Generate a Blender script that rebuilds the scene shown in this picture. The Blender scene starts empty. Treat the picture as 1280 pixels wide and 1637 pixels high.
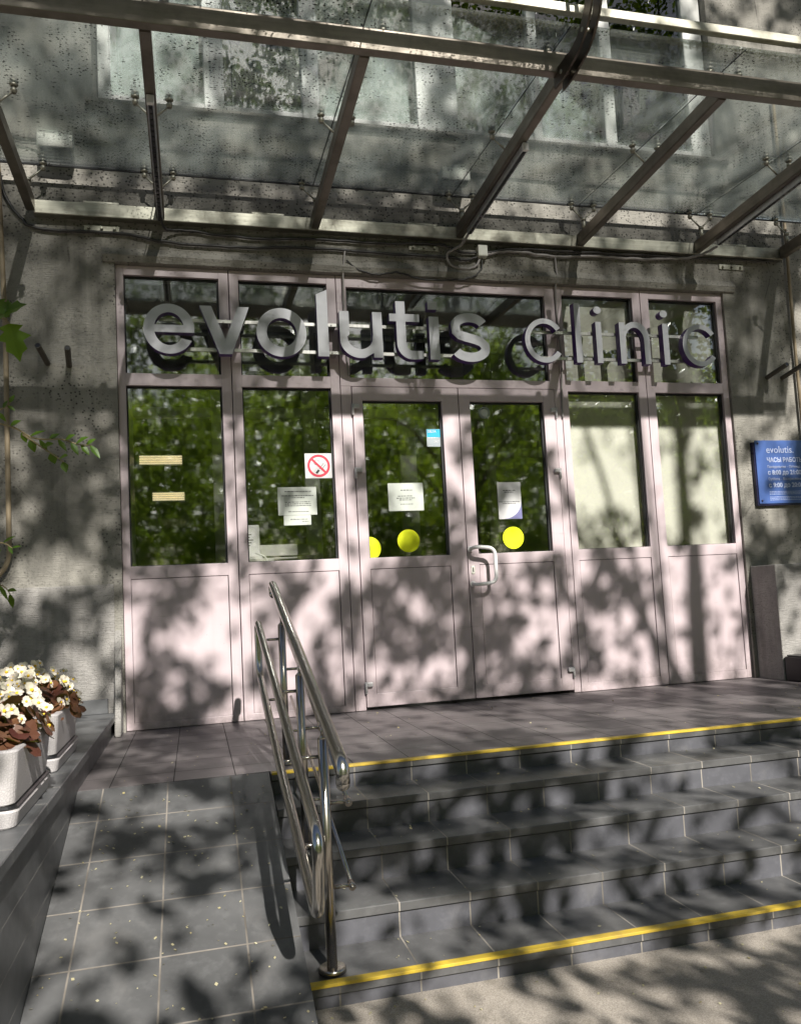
import bpy, bmesh, math, random
import numpy as np
from mathutils import Vector, Matrix, noise
rad = math.radians
scene = bpy.context.scene
COL = scene.collection
S = 1.2                      # everything below is written in units of 1.2 m and scaled once at the end

# ------------------------------------------------------------------ camera
F_, CX, CY = 1283.37, 633.8, 855.63
PITCH, YAW, ROLL = 0.0793, 0.2494, -0.0522
CAM = Vector((-1.2386, -5.0513, 0.6982))
fwd = Vector((math.sin(YAW)*math.cos(PITCH), math.cos(YAW)*math.cos(PITCH), math.sin(PITCH)))
rt = Vector((math.cos(YAW), -math.sin(YAW), 0)); up = rt.cross(fwd)
R_ = rt*math.cos(ROLL) + up*math.sin(ROLL); U_ = -rt*math.sin(ROLL) + up*math.cos(ROLL)
cd = bpy.data.cameras.new('camera'); cam = bpy.data.objects.new('camera', cd); COL.objects.link(cam)
cam.matrix_world = Matrix(((R_.x, U_.x, -fwd.x, CAM.x), (R_.y, U_.y, -fwd.y, CAM.y), (R_.z, U_.z, -fwd.z, CAM.z), (0, 0, 0, 1)))
cd.sensor_fit = 'VERTICAL'; cd.sensor_height = 24; cd.lens = 24*F_/1637
cd.shift_x = (640-CX)/1637; cd.shift_y = (CY-818.5)/1637
cd.clip_start = .05; cd.clip_end = 2000
scene.camera = cam

# ------------------------------------------------------------------ light
SUN = Vector((.165, -1, .74)).normalized()        # towards the sun
w = bpy.data.worlds.new('World'); scene.world = w; w.use_nodes = True
nt = w.node_tree; bg = nt.nodes['Background']
sky = nt.nodes.new('ShaderNodeTexSky'); sky.sky_type = 'NISHITA'; sky.sun_disc = False
sky.sun_elevation = math.asin(SUN.z); sky.sun_rotation = math.atan2(SUN.x, SUN.y)
sky.air_density = 1.0; sky.dust_density = 1.5
nt.links.new(sky.outputs[0], bg.inputs[0]); bg.inputs[1].default_value = .05
sl = bpy.data.lights.new('sun', 'SUN'); sl.energy = 5.0; sl.angle = rad(.53); sl.color = (1, .955, .89)
so = bpy.data.objects.new('sun', sl); COL.objects.link(so)
so.rotation_euler = SUN.to_track_quat('Z', 'Y').to_euler(); so.location = (2, -12, 10)
vs = scene.view_settings
vs.view_transform = 'Standard'; vs.look = 'None'; vs.gamma = 1; vs.exposure = .68
scene.render.engine = 'CYCLES'
scene.cycles.max_bounces = 10; scene.cycles.transparent_max_bounces = 24
scene.cycles.caustics_reflective = False; scene.cycles.caustics_refractive = False

# ------------------------------------------------------------------ material helpers
class NB:
    def __init__(s, name):
        s.m = bpy.data.materials.new(name); s.m.use_nodes = True; s.t = s.m.node_tree
        s.t.nodes.clear(); s.out = s.t.nodes.new('ShaderNodeOutputMaterial'); s._o = None
    def n(s, ty, ins=None, **kw):
        x = s.t.nodes.new(ty)
        for k, v in kw.items(): setattr(x, k, v)
        for k, v in (ins or {}).items():
            if hasattr(v, 'is_output'): s.t.links.new(v, x.inputs[k])
            elif hasattr(v, 'outputs'): s.t.links.new(v.outputs[0], x.inputs[k])
            else:
                if isinstance(v, (tuple, list)) and len(v) == 3 and x.inputs[k].type == 'RGBA': v = (*v, 1)
                x.inputs[k].default_value = v
        return x
    def co(s, rot=(0, 0, 0), loc=(0, 0, 0), scale=(1, 1, 1)):
        if s._o is None:
            c = s.t.nodes.new('ShaderNodeTexCoord')
            s._o = s.n('ShaderNodeMapping', {0: c.outputs['Object'], 3: (1/S, 1/S, 1/S)})
        return s.n('ShaderNodeMapping', {0: s._o.outputs[0], 1: loc, 2: rot, 3: scale}).outputs[0]
    def noise(s, sc, det=4, rough=.55, vec=None, dist=0):
        return s.n('ShaderNodeTexNoise', {'Vector': vec if vec is not None else s.co(), 'Scale': sc, 'Detail': det, 'Roughness': rough, 'Distortion': dist}).outputs[0]
    def ramp(s, f, stops):
        r = s.n('ShaderNodeValToRGB', {0: f}); e = r.color_ramp.elements
        while len(e) < len(stops): e.new(.5)
        for i, (p, c) in enumerate(stops):
            e[i].position = p
            e[i].color = (c, c, c, 1) if not isinstance(c, tuple) else (*c, 1)
        return r.outputs[0]
    def mix(s, f, a, b, mode='MIX'):
        x = s.n('ShaderNodeMix', data_type='RGBA', blend_type=mode)
        for i, v in ((0, f), (6, a), (7, b)):
            if hasattr(v, 'is_output'): s.t.links.new(v, x.inputs[i])
            else: x.inputs[i].default_value = v if not isinstance(v, tuple) else (*v, 1)
        return x.outputs[2]
    def math(s, op, a, b=0, c=0):
        x = s.n('ShaderNodeMath', operation=op)
        for i, v in enumerate((a, b, c)):
            if hasattr(v, 'is_output'): s.t.links.new(v, x.inputs[i])
            else: x.inputs[i].default_value = v
        return x.outputs[0]
    def bump(s, h, st=.3, d=.01, nrm=None):
        i = {'Height': h, 'Strength': st, 'Distance': d}
        if nrm is not None: i['Normal'] = nrm
        return s.n('ShaderNodeBump', i).outputs[0]
    def bsdf(s, **kw):
        m = {'base': 'Base Color', 'rough': 'Roughness', 'metal': 'Metallic', 'normal': 'Normal', 'spec': 'Specular IOR Level', 'coat': 'Coat Weight', 'trans': 'Transmission Weight', 'emit': 'Emission Color', 'emits': 'Emission Strength'}
        return s.n('ShaderNodeBsdfPrincipled', {m[k]: v for k, v in kw.items()})
    def done(s, sh):
        s.t.links.new(sh.outputs[0] if hasattr(sh, 'outputs') else sh, s.out.inputs[0]); return s.m

def plain(name, col, rough=.5, metal=0, var=.12, sc=14, bump=.0, spec=.5):
    b = NB(name); f = b.noise(sc, 5)
    lo = tuple(c*(1-var) for c in col); hi = tuple(min(1, c*(1+var)) for c in col)
    kw = dict(base=b.ramp(f, [(.3, lo), (.7, hi)]), rough=b.math('MULTIPLY_ADD', b.noise(sc*2.3, 3), .25, rough-.12), metal=metal, spec=spec)
    if bump: kw['normal'] = b.bump(b.noise(sc*6, 5), bump, .004)
    return b.done(b.bsdf(**kw))

def plaster(name, tone, specks=.5):
    b = NB(name)
    big = b.noise(1.1, 5, .6); mid = b.noise(7, 5, .6)
    col = b.ramp(big, [(.3, tuple(c*.72 for c in tone)), (.52, tone), (.75, tuple(c*1.14 for c in tone))])
    col = b.mix(b.ramp(mid, [(.35, .55), (.62, 0.)]), col, tuple(c*.6 for c in tone))
    crk = b.n('ShaderNodeTexVoronoi', {'Vector': b.co(scale=(1, 1, .7)), 'Scale': 1.3}, feature='DISTANCE_TO_EDGE').outputs[0]
    col = b.mix(b.math('MULTIPLY', b.ramp(b.math('ADD', crk, b.math('MULTIPLY', b.noise(9, 5), .03)), [(.015, 1.), (.0185, 0.)]), b.ramp(b.noise(1.7, 3), [(.5, 0.), (.6, .6)])), col, (.07, .066, .06))
    # run-off streaks
    st = b.noise(1, 4, .6, vec=b.co(scale=(9, 9, .55)))
    col = b.mix(b.ramp(st, [(.5, 0.), (.72, .45)]), col, (.085, .082, .072))
    # black lichen pits
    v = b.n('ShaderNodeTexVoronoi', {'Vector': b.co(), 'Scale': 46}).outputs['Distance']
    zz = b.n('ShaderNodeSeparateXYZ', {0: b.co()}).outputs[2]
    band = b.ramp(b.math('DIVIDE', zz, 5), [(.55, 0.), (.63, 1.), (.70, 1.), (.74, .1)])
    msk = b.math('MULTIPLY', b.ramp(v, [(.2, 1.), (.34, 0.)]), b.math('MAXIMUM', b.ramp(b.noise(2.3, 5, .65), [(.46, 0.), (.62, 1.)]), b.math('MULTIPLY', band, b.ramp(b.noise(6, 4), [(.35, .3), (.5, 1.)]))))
    v2 = b.n('ShaderNodeTexVoronoi', {'Vector': b.co(), 'Scale': 120}).outputs['Distance']
    msk2 = b.math('MULTIPLY', b.ramp(v2, [(.18, 1.), (.3, 0.)]), b.ramp(b.noise(3.1, 3), [(.4, .15), (.6, .8)]))
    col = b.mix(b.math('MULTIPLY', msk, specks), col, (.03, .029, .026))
    col = b.mix(b.math('MULTIPLY', msk2, .5), col, (.06, .058, .05))
    # fine horizontal combing of the render coat
    comb = b.noise(1, 3, .5, vec=b.co(scale=(14, 14, 190)))
    grain = b.noise(160, 4, .7)
    h = b.math('ADD', b.math('MULTIPLY', comb, 1.3), b.math('ADD', grain, b.math('MULTIPLY', msk2, -1.2)))
    return b.done(b.bsdf(base=col, rough=.92, spec=.2, normal=b.bump(h, .8, .008)))

def tiles(name, tone, grout, w, h, loc, rot=(0, 0, 0), mortar=.0035, rough=.42, off=0., warm=None):
    b = NB(name)
    br = b.n('ShaderNodeTexBrick', {'Vector': b.co(rot=rot, loc=loc), 'Color1': (0, 0, 0), 'Color2': (1, 1, 1), 'Mortar': (.5, .5, .5), 'Scale': 1, 'Mortar Size': mortar, 'Mortar Smooth': .25, 'Brick Width': w, 'Row Height': h}, offset=off, squash=1.)
    big = b.noise(2.2, 5, .6); fine = b.noise(26, 6, .65)
    c = b.ramp(big, [(.3, tuple(x*.72 for x in tone)), (.7, tuple(x*1.25 for x in tone))])
    c = b.mix(b.math('MULTIPLY', br.outputs['Color'], .22), c, tuple(x*.62 for x in tone))
    c = b.mix(b.ramp(fine, [(.5, 0.), (.75, .35)]), c, tuple(min(1, x*1.9) for x in tone))
    if warm: c = b.mix(b.ramp(b.noise(.9, 4), [(.3, .25), (.7, .9)]), c, warm)
    # dried drips and dust
    d = b.noise(1, 5, .6, vec=b.co(scale=(6, 3, 5)))
    c = b.mix(b.ramp(d, [(.56, 0.), (.7, .22)]), c, (.27, .26, .25))
    gcol = b.mix(b.ramp(b.noise(5, 4), [(.35, 0.), (.6, 1.)]), tuple(g*.45 for g in grout), grout)
    c = b.mix(br.outputs['Fac'], c, gcol)
    r = b.math('ADD', b.math('MULTIPLY', br.outputs['Fac'], .4), b.math('MULTIPLY_ADD', b.noise(5, 5), .3, rough-.15))
    hgt = b.math('ADD', b.math('MULTIPLY', br.outputs['Fac'], -1.), b.math('MULTIPLY', b.noise(70, 4), .12))
    return b.done(b.bsdf(base=c, rough=r, normal=b.bump(hgt, .5, .004)))

def steel(name, tone=(.55, .53, .5), rough=.25, dirt=.3, aniso=(3, 3, 60)):
    b = NB(name)
    g = b.noise(1, 4, .6, vec=b.co(scale=aniso)); d = b.noise(6, 5, .65)
    c = b.ramp(g, [(.3, tuple(x*.75 for x in tone)), (.7, tone)])
    c = b.mix(b.ramp(d, [(.45, 0.), (.75, dirt)]), c, (.10, .085, .06))
    r = b.math('ADD', b.math('MULTIPLY', d, .25), rough-.1)
    return b.done(b.bsdf(base=c, metal=1., rough=r, normal=b.bump(g, .08, .002)))

def glass(name, tint=(.82, .87, .85), base=.10, gain=1.0, dirt=0, dirtcol=(.3, .32, .27), wav=.0, rgh=.0):
    b = NB(name)
    lw = b.n('ShaderNodeFresnel', {'IOR': 1.5}).outputs[0]
    fac = b.math('MULTIPLY_ADD', lw, gain, base)
    tr = b.n('ShaderNodeBsdfTransparent', {'Color': tint})
    gi = {'Color': (.93, .97, .95), 'Roughness': rgh}
    if wav: gi['Normal'] = b.bump(b.noise(1.0, 3, .6, vec=b.co(scale=(1.2, 1.2, 9))), wav, .02)
    gl = b.n('ShaderNodeBsdfGlossy', gi)
    sh = b.n('ShaderNodeMixShader', {0: fac, 1: tr, 2: gl})
    if dirt:
        film = b.math('MULTIPLY', b.ramp(b.noise(1.6, 6, .65), [(.32, .25), (.7, 1.)]), dirt)
        v = b.n('ShaderNodeTexVoronoi', {'Vector': b.co(scale=(1, 1.8, 1)), 'Scale': 15, 'Randomness': 1.}).outputs['Distance']
        v2 = b.n('ShaderNodeTexVoronoi', {'Vector': b.co(loc=(3, 1, 0), scale=(1, 1, 1)), 'Scale': 38}).outputs['Distance']
        sp = b.math('MAXIMUM', b.math('MULTIPLY', b.ramp(v, [(.11, 1.), (.15, 0.)]), b.ramp(b.noise(2.3, 3), [(.48, 0.), (.56, 1.)])),
                    b.math('MULTIPLY', b.ramp(v2, [(.17, 1.), (.22, 0.)]), b.ramp(b.noise(4.1, 3), [(.5, 0.), (.56, 1.)])))
        df = b.n('ShaderNodeBsdfDiffuse', {'Color': dirtcol}); tl = b.n('ShaderNodeBsdfTranslucent', {'Color': tuple(min(1, c*1.7) for c in dirtcol)})
        ds = b.n('ShaderNodeMixShader', {0: .6, 1: df, 2: tl})
        dk = b.n('ShaderNodeBsdfDiffuse', {'Color': (.03, .026, .018)})
        sh = b.n('ShaderNodeMixShader', {0: film, 1: sh, 2: ds})
        sh = b.n('ShaderNodeMixShader', {0: b.math('MULTIPLY', sp, .85), 1: sh, 2: dk})
    return b.done(sh)

def leafmat(name, c1, c2, tr=.5, sc=3.):
    b = NB(name)
    f = b.n('ShaderNodeNewGeometry').outputs['Random Per Island']
    col = b.mix(f, c1, c2)
    d = b.bsdf(base=col, rough=.42, spec=.4)
    t = b.n('ShaderNodeBsdfTranslucent', {'Color': b.mix(.35, col, (.32, .42, .02))})
    return b.done(b.n('ShaderNodeMixShader', {0: tr, 1: d, 2: t}))

def cloth(name, col, tr=.5):
    b = NB(name)
    c = b.ramp(b.noise(3, 4), [(.3, tuple(x*.94 for x in col)), (.7, col)])
    d = b.bsdf(base=c, rough=.8, spec=.2); t = b.n('ShaderNodeBsdfTranslucent', {'Color': col})
    return b.done(b.n('ShaderNodeMixShader', {0: tr, 1: d, 2: t}))

def glow(name, col, st):
    b = NB(name)
    return b.done(b.bsdf(base=tuple(col), emit=(*col, 1), emits=b.math('MULTIPLY_ADD', b.noise(4, 2), .3*st, .85*st), rough=.5))

M = {}
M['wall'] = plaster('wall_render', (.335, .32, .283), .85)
M['plinth'] = plaster('plinth_render', (.36, .345, .325), .25)
M['upvc'] = None
def upvc():
    b = NB('pink_grey_profile')
    n1 = b.noise(2.2, 5, .6); n2 = b.noise(1, 4, .6, vec=b.co(scale=(16, 16, 1.2)))
    c = b.ramp(n1, [(.3, (.50, .415, .435)), (.7, (.565, .475, .495))])
    c = b.mix(b.ramp(n2, [(.52, 0.), (.75, .2)]), c, (.34, .29, .28))
    sp = b.n('ShaderNodeTexVoronoi', {'Vector': b.co(), 'Scale': 30}).outputs['Distance']
    c = b.mix(b.math('MULTIPLY', b.ramp(sp, [(.05, 1.), (.08, 0.)]), b.ramp(b.noise(5, 2), [(.5, 0.), (.6, .5)])), c, (.12, .1, .08))
    z = b.n('ShaderNodeSeparateXYZ', {0: b.co()}).outputs[2]
    low = b.math('MULTIPLY', b.ramp(z, [(.0, 1.), (.30, 0.)]), b.ramp(b.noise(7, 6, .7), [(.38, 0.), (.68, .75)]))
    c = b.mix(low, c, (.20, .165, .155))
    scf = b.noise(1, 5, .7, vec=b.co(scale=(3, 3, 26)))
    c = b.mix(b.ramp(scf, [(.63, 0.), (.70, .35)]), c, (.30, .25, .25))
    return b.done(b.bsdf(base=c, rough=b.math('MULTIPLY_ADD', n1, .2, .33), normal=b.bump(b.noise(55, 3), .03, .002)))
M['upvc'] = upvc()
M['upvcw'] = plain('white_window_profile', (.66, .66, .63), .4, var=.1, sc=3)
M['gasket'] = plain('black_gasket', (.012, .012, .013), .6)
M['glass'] = glass('entrance_glass', (.985, .992, .985), base=.13, gain=1.4, wav=.012, rgh=.035)
M['glassw'] = glass('upper_window_glass', (.985, .992, .99), base=.06, wav=.006)
M['glassb'] = glass('sky_tinted_sash_glass', (.8, .86, .95), base=.30, wav=.006)  # blue tint and extra mirror share stand in for a sky reflection
M['glassr'] = glass('right_window_glass', (.99, .995, .985), base=.025, gain=1.1, wav=.008)
M['canopyglass'] = glass('canopy_glass', (.975, .985, .985), base=.0, gain=.7, dirt=.12, dirtcol=(.42, .45, .43))
M['glassclear'] = glass('inner_glass', (.93, .95, .94), base=.02)
M['tile_land'] = tiles('landing_tiles', (.105, .098, .1), (.05, .046, .045), .25, .25, (.095, .10, 0), mortar=.0025, rough=.45, warm=(.125, .108, .108))
M['tile_step'] = tiles('tread_tiles', (.105, .105, .105), (.34, .31, .27), .253, 3., (.093, 1.5, 0), mortar=.003, rough=.36)
M['tile_ris'] = tiles('riser_tiles', (.098, .099, .112), (.34, .31, .27), .253, 3., (.093, 1.2, 0), rot=(rad(90), 0, 0), mortar=.003, rough=.5)
M['tile_ramp'] = tiles('ramp_tiles', (.105, .106, .107), (.25, .225, .195), .25, .245, (.117, .06, 0), mortar=.0032)
M['tile_ledge'] = tiles('ledge_tiles', (.10, .103, .106), (.33, .32, .3), 4., .245, (2., .10, 0), mortar=.003)
M['tile_ledgew'] = tiles('ledge_wall_tiles', (.075, .077, .08), (.30, .29, .27), .125, .25, (.05, .012, 0), rot=(rad(90), 0, rad(90)), mortar=.0018)
M['asphalt'] = None
def pavement():
    b = NB('pavement')
    a = b.noise(2.2, 6, .65); f = b.noise(240, 5, .8)
    c = b.ramp(a, [(.3, (.40, .36, .31)), (.7, (.54, .485, .42))])
    c = b.mix(b.ramp(f, [(.4, .55), (.62, 0.)]), c, (.12, .105, .09))
    v = b.n('ShaderNodeTexVoronoi', {'Vector': b.co(), 'Scale': 110}).outputs['Distance']
    c = b.mix(b.math('MULTIPLY', b.ramp(v, [(.12, 1.), (.22, 0.)]), .5), c, (.42, .38, .33))
    c = b.mix(b.ramp(b.noise(5, 5, .6), [(.6, 0.), (.75, .5)]), c, (.10, .09, .06))
    return b.done(b.bsdf(base=c, rough=.9, spec=.2, normal=b.bump(b.math('ADD', f, b.math('MULTIPLY', v, -.6)), .5, .004)))
M['asphalt'] = pavement()
def strip():
    b = NB('yellow_strip')
    w_ = b.n('ShaderNodeTexWave', {'Vector': b.co(), 'Scale': 26., 'Distortion': .0}, wave_type='BANDS', bands_direction='Y').outputs[1]
    c = b.ramp(b.noise(1.3, 5, .7), [(.35, (.52, .36, .05)), (.6, (.78, .55, .05))])
    c = b.mix(b.ramp(b.noise(9, 5, .7), [(.5, 0.), (.72, .6)]), c, (.22, .17, .08))
    return b.done(b.bsdf(base=c, rough=.55, normal=b.bump(w_, .25, .002)))
M['strip'] = strip()
M['chrome'] = steel('polished_steel', (.60, .58, .55), .19, .3, (30, 2, 2))
M['post'] = steel('post_steel', (.56, .52, .47), .2, .35, (60, 60, 2))
M['beam'] = steel('canopy_steel', (.31, .275, .235), .42, .55, (3, 3, 40))
M['beamd'] = steel('shaded_hanger_steel', (.12, .10, .085), .35, .4, (3, 30, 3))  # darker than the beams: shade on the plates is put into the tone
M['pipe'] = plain('old_pipe', (.10, .09, .075), .6, .4)
M['beamw'] = steel('wall_beam_steel', (.46, .45, .38), .5, .7, (2, 3, 60))
M['dark'] = plain('dark_metal', (.03, .03, .032), .35, .6)
M['alum'] = None
def alum():
    b = NB('brushed_letter_face')
    g = b.noise(1, 4, .6, vec=b.co(rot=(0, rad(35), 0), scale=(4, 60, 60)))
    c = b.ramp(b.noise(2.5, 4), [(.3, (.42, .425, .45)), (.7, (.52, .52, .545))])
    return b.done(b.bsdf(base=c, metal=.3, rough=b.math('MULTIPLY_ADD', g, .2, .4), normal=b.bump(g, .05, .001)))
M['alum'] = alum()
M['purple'] = plain('purple_letter_side', (.07, .022, .16), .35, var=.1)
M['rail'] = steel('sign_rail_steel', (.6, .59, .57), .35, .2, (60, 3, 3))
M['cable'] = plain('black_cable', (.035, .033, .032), .5, bump=.2)
M['cableg'] = plain('grey_cable', (.30, .28, .27), .55)
M['boxw'] = plain('white_plastic', (.62, .62, .55), .45)
M['white'] = plain('white_paint', (.78, .77, .76), .35, var=.04)
M['hinge'] = plain('hinge_grey', (.50, .49, .49), .4, .1)
M['blind'] = cloth('blind_cloth', (.76, .75, .66), .05)
M['blindw'] = cloth('upper_blind_cloth', (.78, .86, .82), .06)
M['sticker'] = plain('sticker_white', (.58, .58, .58), .5, var=.03)
M['paper'] = plain('paper', (.50, .53, .48), .6, var=.05)
M['red'] = plain('sign_red', (.55, .02, .05), .5)
M['ink'] = plain('ink_black', (.02, .02, .02), .6)
M['inkg'] = plain('ink_grey', (.09, .09, .09), .7)
M['yellow'] = plain('fluorescent_yellow', (.88, .96, .0), .5, var=.02)
M['cyan'] = plain('sticker_cyan', (.0, .36, .55), .5)
M['greysticker'] = plain('sticker_grey', (.30, .34, .36), .5)
M['violet'] = plain('paper_violet', (.16, .16, .32), .5)
M['plaque'] = plain('plaque_blue', (.075, .135, .36), .14, var=.12, sc=2)
M['lettering'] = plain('plaque_lettering', (.45, .51, .70), .4)
M['plaquedark'] = plain('plaque_back', (.02, .02, .06), .3)
def potmat():
    b = NB('hammered_pot')
    v = b.n('ShaderNodeTexVoronoi', {'Vector': b.co(), 'Scale': 130}, feature='DISTANCE_TO_EDGE').outputs[0]
    h = b.ramp(v, [(0., 0.), (.16, 1.)])
    c = b.mix(h, (.46, .44, .44), (.53, .505, .505))
    c = b.mix(b.ramp(b.noise(5, 5), [(.5, 0.), (.75, .3)]), c, (.32, .29, .24))
    return b.done(b.bsdf(base=c, rough=.38, normal=b.bump(h, .3, .003)))
M['pot'] = potmat()
M['road'] = plain('road_asphalt', (.055, .053, .05), .9, var=.25, sc=30, bump=.4)
M['lawn'] = plain('shaded_grass', (.05, .075, .02), .95, var=.4, sc=5, bump=.5)
M['soil'] = plain('soil', (.045, .03, .02), .95, sc=40, bump=.8)
M['petal'] = leafmat('begonia_petal', (.70, .68, .50), (.80, .72, .68), .35)
M['stamen'] = plain('stamen_yellow', (.75, .5, .03), .7)
M['bronze'] = leafmat('begonia_leaf', (.08, .025, .02), (.18, .085, .04), .3)
M['leafA'] = leafmat('shade_tree_leaf', (.045, .09, .015), (.09, .15, .02), .45)
M['leafB'] = leafmat('understory_leaf', (.17, .29, .018), (.42, .52, .035), .68)
M['leafC'] = leafmat('young_leaf', (.05, .12, .012), (.11, .22, .02), .5)
M['bark'] = plain('bark', (.10, .08, .06), .9, var=.35, sc=9, bump=.8)
M['twig'] = plain('twig', (.30, .24, .13), .8)
M['room'] = plain('room_wall', (.20, .19, .17), .9, var=.1)
M['roomd'] = plain('room_dark', (.035, .034, .03), .7)
M['floor_in'] = plain('inside_floor', (.10, .09, .08), .3)
M['innerframe'] = plain('inner_frame', (.50, .49, .46), .4)
M['lamp'] = glow('ceiling_lamp', (1., .82, .5), .8)
M['litter'] = leafmat('dry_petal', (.45, .38, .18), (.62, .58, .40), .2)
M['tan'] = plain('tan_pipe', (.24, .19, .12), .6)
M['moss'] = leafmat('moss', (.10, .09, .02), (.20, .17, .05), .2)
M['led'] = plain('led_window', (.05, .05, .055), .15)
M['galv'] = steel('galvanised_cover', (.7, .7, .72), .38, .1, (3, 40, 3))

# ------------------------------------------------------------------ mesh helpers
class B:
    def __init__(s): s.bm = bmesh.new()
    def box(s, x0, x1, y0, y1, z0, z1, bev=0, mat=0, seg=1):
        b2 = bmesh.new()
        bmesh.ops.create_cube(b2, size=1)
        for v in b2.verts: v.co = Vector(((x0+x1)/2+v.co.x*(x1-x0), (y0+y1)/2+v.co.y*(y1-y0), (z0+z1)/2+v.co.z*(z1-z0)))
        if bev: bmesh.ops.bevel(b2, geom=b2.edges[:], offset=bev, segments=seg, affect='EDGES', profile=.5)
        s.add(b2, mat); return s
    def add(s, b2, mat=0, M4=None, smooth=False):
        mp = {}
        for v in b2.verts: mp[v] = s.bm.verts.new(M4 @ v.co if M4 is not None else v.co)
        for f in b2.faces:
            try:
                g = s.bm.faces.new([mp[v] for v in f.verts]); g.material_index = mat; g.smooth = smooth or f.smooth
            except ValueError: pass
        b2.free(); return s
    def face(s, pts, mat=0):
        f = s.bm.faces.new([s.bm.verts.new(p) for p in pts]); f.material_index = mat; return s
    def tube(s, pts, r, seg=12, cap=True, mat=0, r2=None):
        pts = [Vector(p) for p in pts]; n = len(pts); rings = []
        t0 = (pts[1]-pts[0]).normalized()
        ref = Vector((0, 0, 1)) if abs(t0.z) < .9 else Vector((1, 0, 0))
        u = t0.cross(ref).normalized(); v = t0.cross(u)
        pt = t0
        for i, p in enumerate(pts):
            t = (pts[min(i+1, n-1)]-pts[max(i-1, 0)])
            t = t.normalized() if t.length > 1e-9 else pt
            q = pt.rotation_difference(t); u = q @ u; v = q @ v; pt = t
            rr = r if r2 is None else r+(r2-r)*i/(n-1)
            if isinstance(r, (list, tuple)): rr = r[i]
            rings.append([s.bm.verts.new(p+u*math.cos(2*math.pi*k/seg)*rr+v*math.sin(2*math.pi*k/seg)*rr) for k in range(seg)])
        for a, b in zip(rings, rings[1:]):
            for k in range(seg):
                f = s.bm.faces.new((a[k], a[(k+1) % seg], b[(k+1) % seg], b[k])); f.smooth = True; f.material_index = mat
        if cap:
            for rg, o in ((rings[0], -1), (rings[-1], 1)):
                f = s.bm.faces.new(rg if o > 0 else rg[::-1]); f.material_index = mat
        return s
    def ball(s, c, r, sz=(1, 1, 1), seg=14, mat=0):
        b2 = bmesh.new(); bmesh.ops.create_uvsphere(b2, u_segments=seg, v_segments=max(6, seg//2), radius=r)
        return s.add(b2, mat, Matrix.Translation(c) @ Matrix.Diagonal((*sz, 1)), True)
    def obj(s, name, mats, parent=None, loc=(0, 0, 0)):
        bmesh.ops.recalc_face_normals(s.bm, faces=s.bm.faces[:])
        me = bpy.data.meshes.new(name); s.bm.to_mesh(me); s.bm.free()
        for m in (mats if isinstance(mats, (list, tuple)) else [mats]): me.materials.append(m)
        return link(name, me, parent, loc)

def link(name, data, parent=None, loc=(0, 0, 0)):
    o = bpy.data.objects.new(name, data); COL.objects.link(o); o.location = loc
    if parent: o.parent = parent
    return o
def tag(o, label, cat, group=None, kind=None):
    if label: o['label'] = label
    if cat: o['category'] = cat
    if group: o['group'] = group
    if kind: o['kind'] = kind
    return o
def thing(name, label, cat, loc=(0, 0, 0), group=None):
    return tag(link(name, None, None, loc), label, cat, group)
def copy_tree(o, parent=None):
    c = o.copy(); COL.objects.link(c)
    if parent: c.parent = parent
    for ch in [x for x in o.children]:
        copy_tree(ch, c)
    return c
def fillet(pts, r, n=6):
    pts = [Vector(p) for p in pts]; out = [pts[0]]
    for a, b, c in zip(pts, pts[1:], pts[2:]):
        d1 = (a-b); d2 = (c-b); k = min(r, d1.length*.49, d2.length*.49)
        p, q = b+d1.normalized()*k, b+d2.normalized()*k
        for i in range(n+1):
            t = i/n; out.append((1-t)**2*p+2*t*(1-t)*b+t*t*q)
    out.append(pts[-1]); return out
def subdiv(pts, n=8, wob=0, seed=0):
    rnd = random.Random(seed); P = [Vector(p) for p in pts]; out = []
    P = [P[0]]+P+[P[-1]]
    for i in range(1, len(P)-2):
        for k in range(n):
            t = k/n; a, b, c, d = P[i-1:i+3]
            q = .5*((2*b)+(-a+c)*t+(2*a-5*b+4*c-d)*t*t+(-a+3*b-3*c+d)*t**3)
            out.append(q+Vector((0, 0, rnd.uniform(-wob, wob))))
    out.append(P[-1]); return out
def text(body, size, loc, mat, name='lettering', parent=None, align='LEFT', ext=.0008, bold=0, sx=1):
    c = bpy.data.curves.new(name, 'FONT'); c.body = body; c.size = size; c.align_x = align; c.extrude = ext; c.offset = bold; c.resolution_u = 3
    t = bpy.data.objects.new(name, c); COL.objects.link(t)
    me = bpy.data.meshes.new_from_object(t); bpy.data.objects.remove(t); bpy.data.curves.remove(c)
    me.transform(Matrix.Rotation(rad(90), 4, 'X') @ Matrix.Diagonal((sx, 1, 1, 1)))
    me.materials.clear(); me.materials.append(mat)
    return link(name, me, parent, loc)

#==BUILD==
# ================================================================== SETTING
RS = .32                                  # ramp slope
GZ = -.51
def rz(y): return max(GZ-.02, RS*(y+1.55))
g = B()
g.face([(-60, -70, GZ), (60, -70, GZ), (60, 4, GZ), (-60, 4, GZ)])
tag(g.obj('pavement', M['asphalt']), None, None, kind='structure')

g = B(); g.face([(-60, -70, GZ+.004), (60, -70, GZ+.004), (60, -6.6, GZ+.004), (-60, -6.6, GZ+.004)]); tag(g.obj('lawn', M['lawn']), None, None, kind='structure')
g = B(); g.face([(-60, -15, GZ+.008), (60, -15, GZ+.008), (60, -10.4, GZ+.008), (-60, -10.4, GZ+.008)]); tag(g.obj('road', M['road']), None, None, kind='structure')
g = B(); g.box(-60, 60, -6.72, -6.6, GZ-.05, GZ+.1, bev=.01); tag(g.obj('kerb', M['plinth']), None, None, kind='structure')
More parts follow.
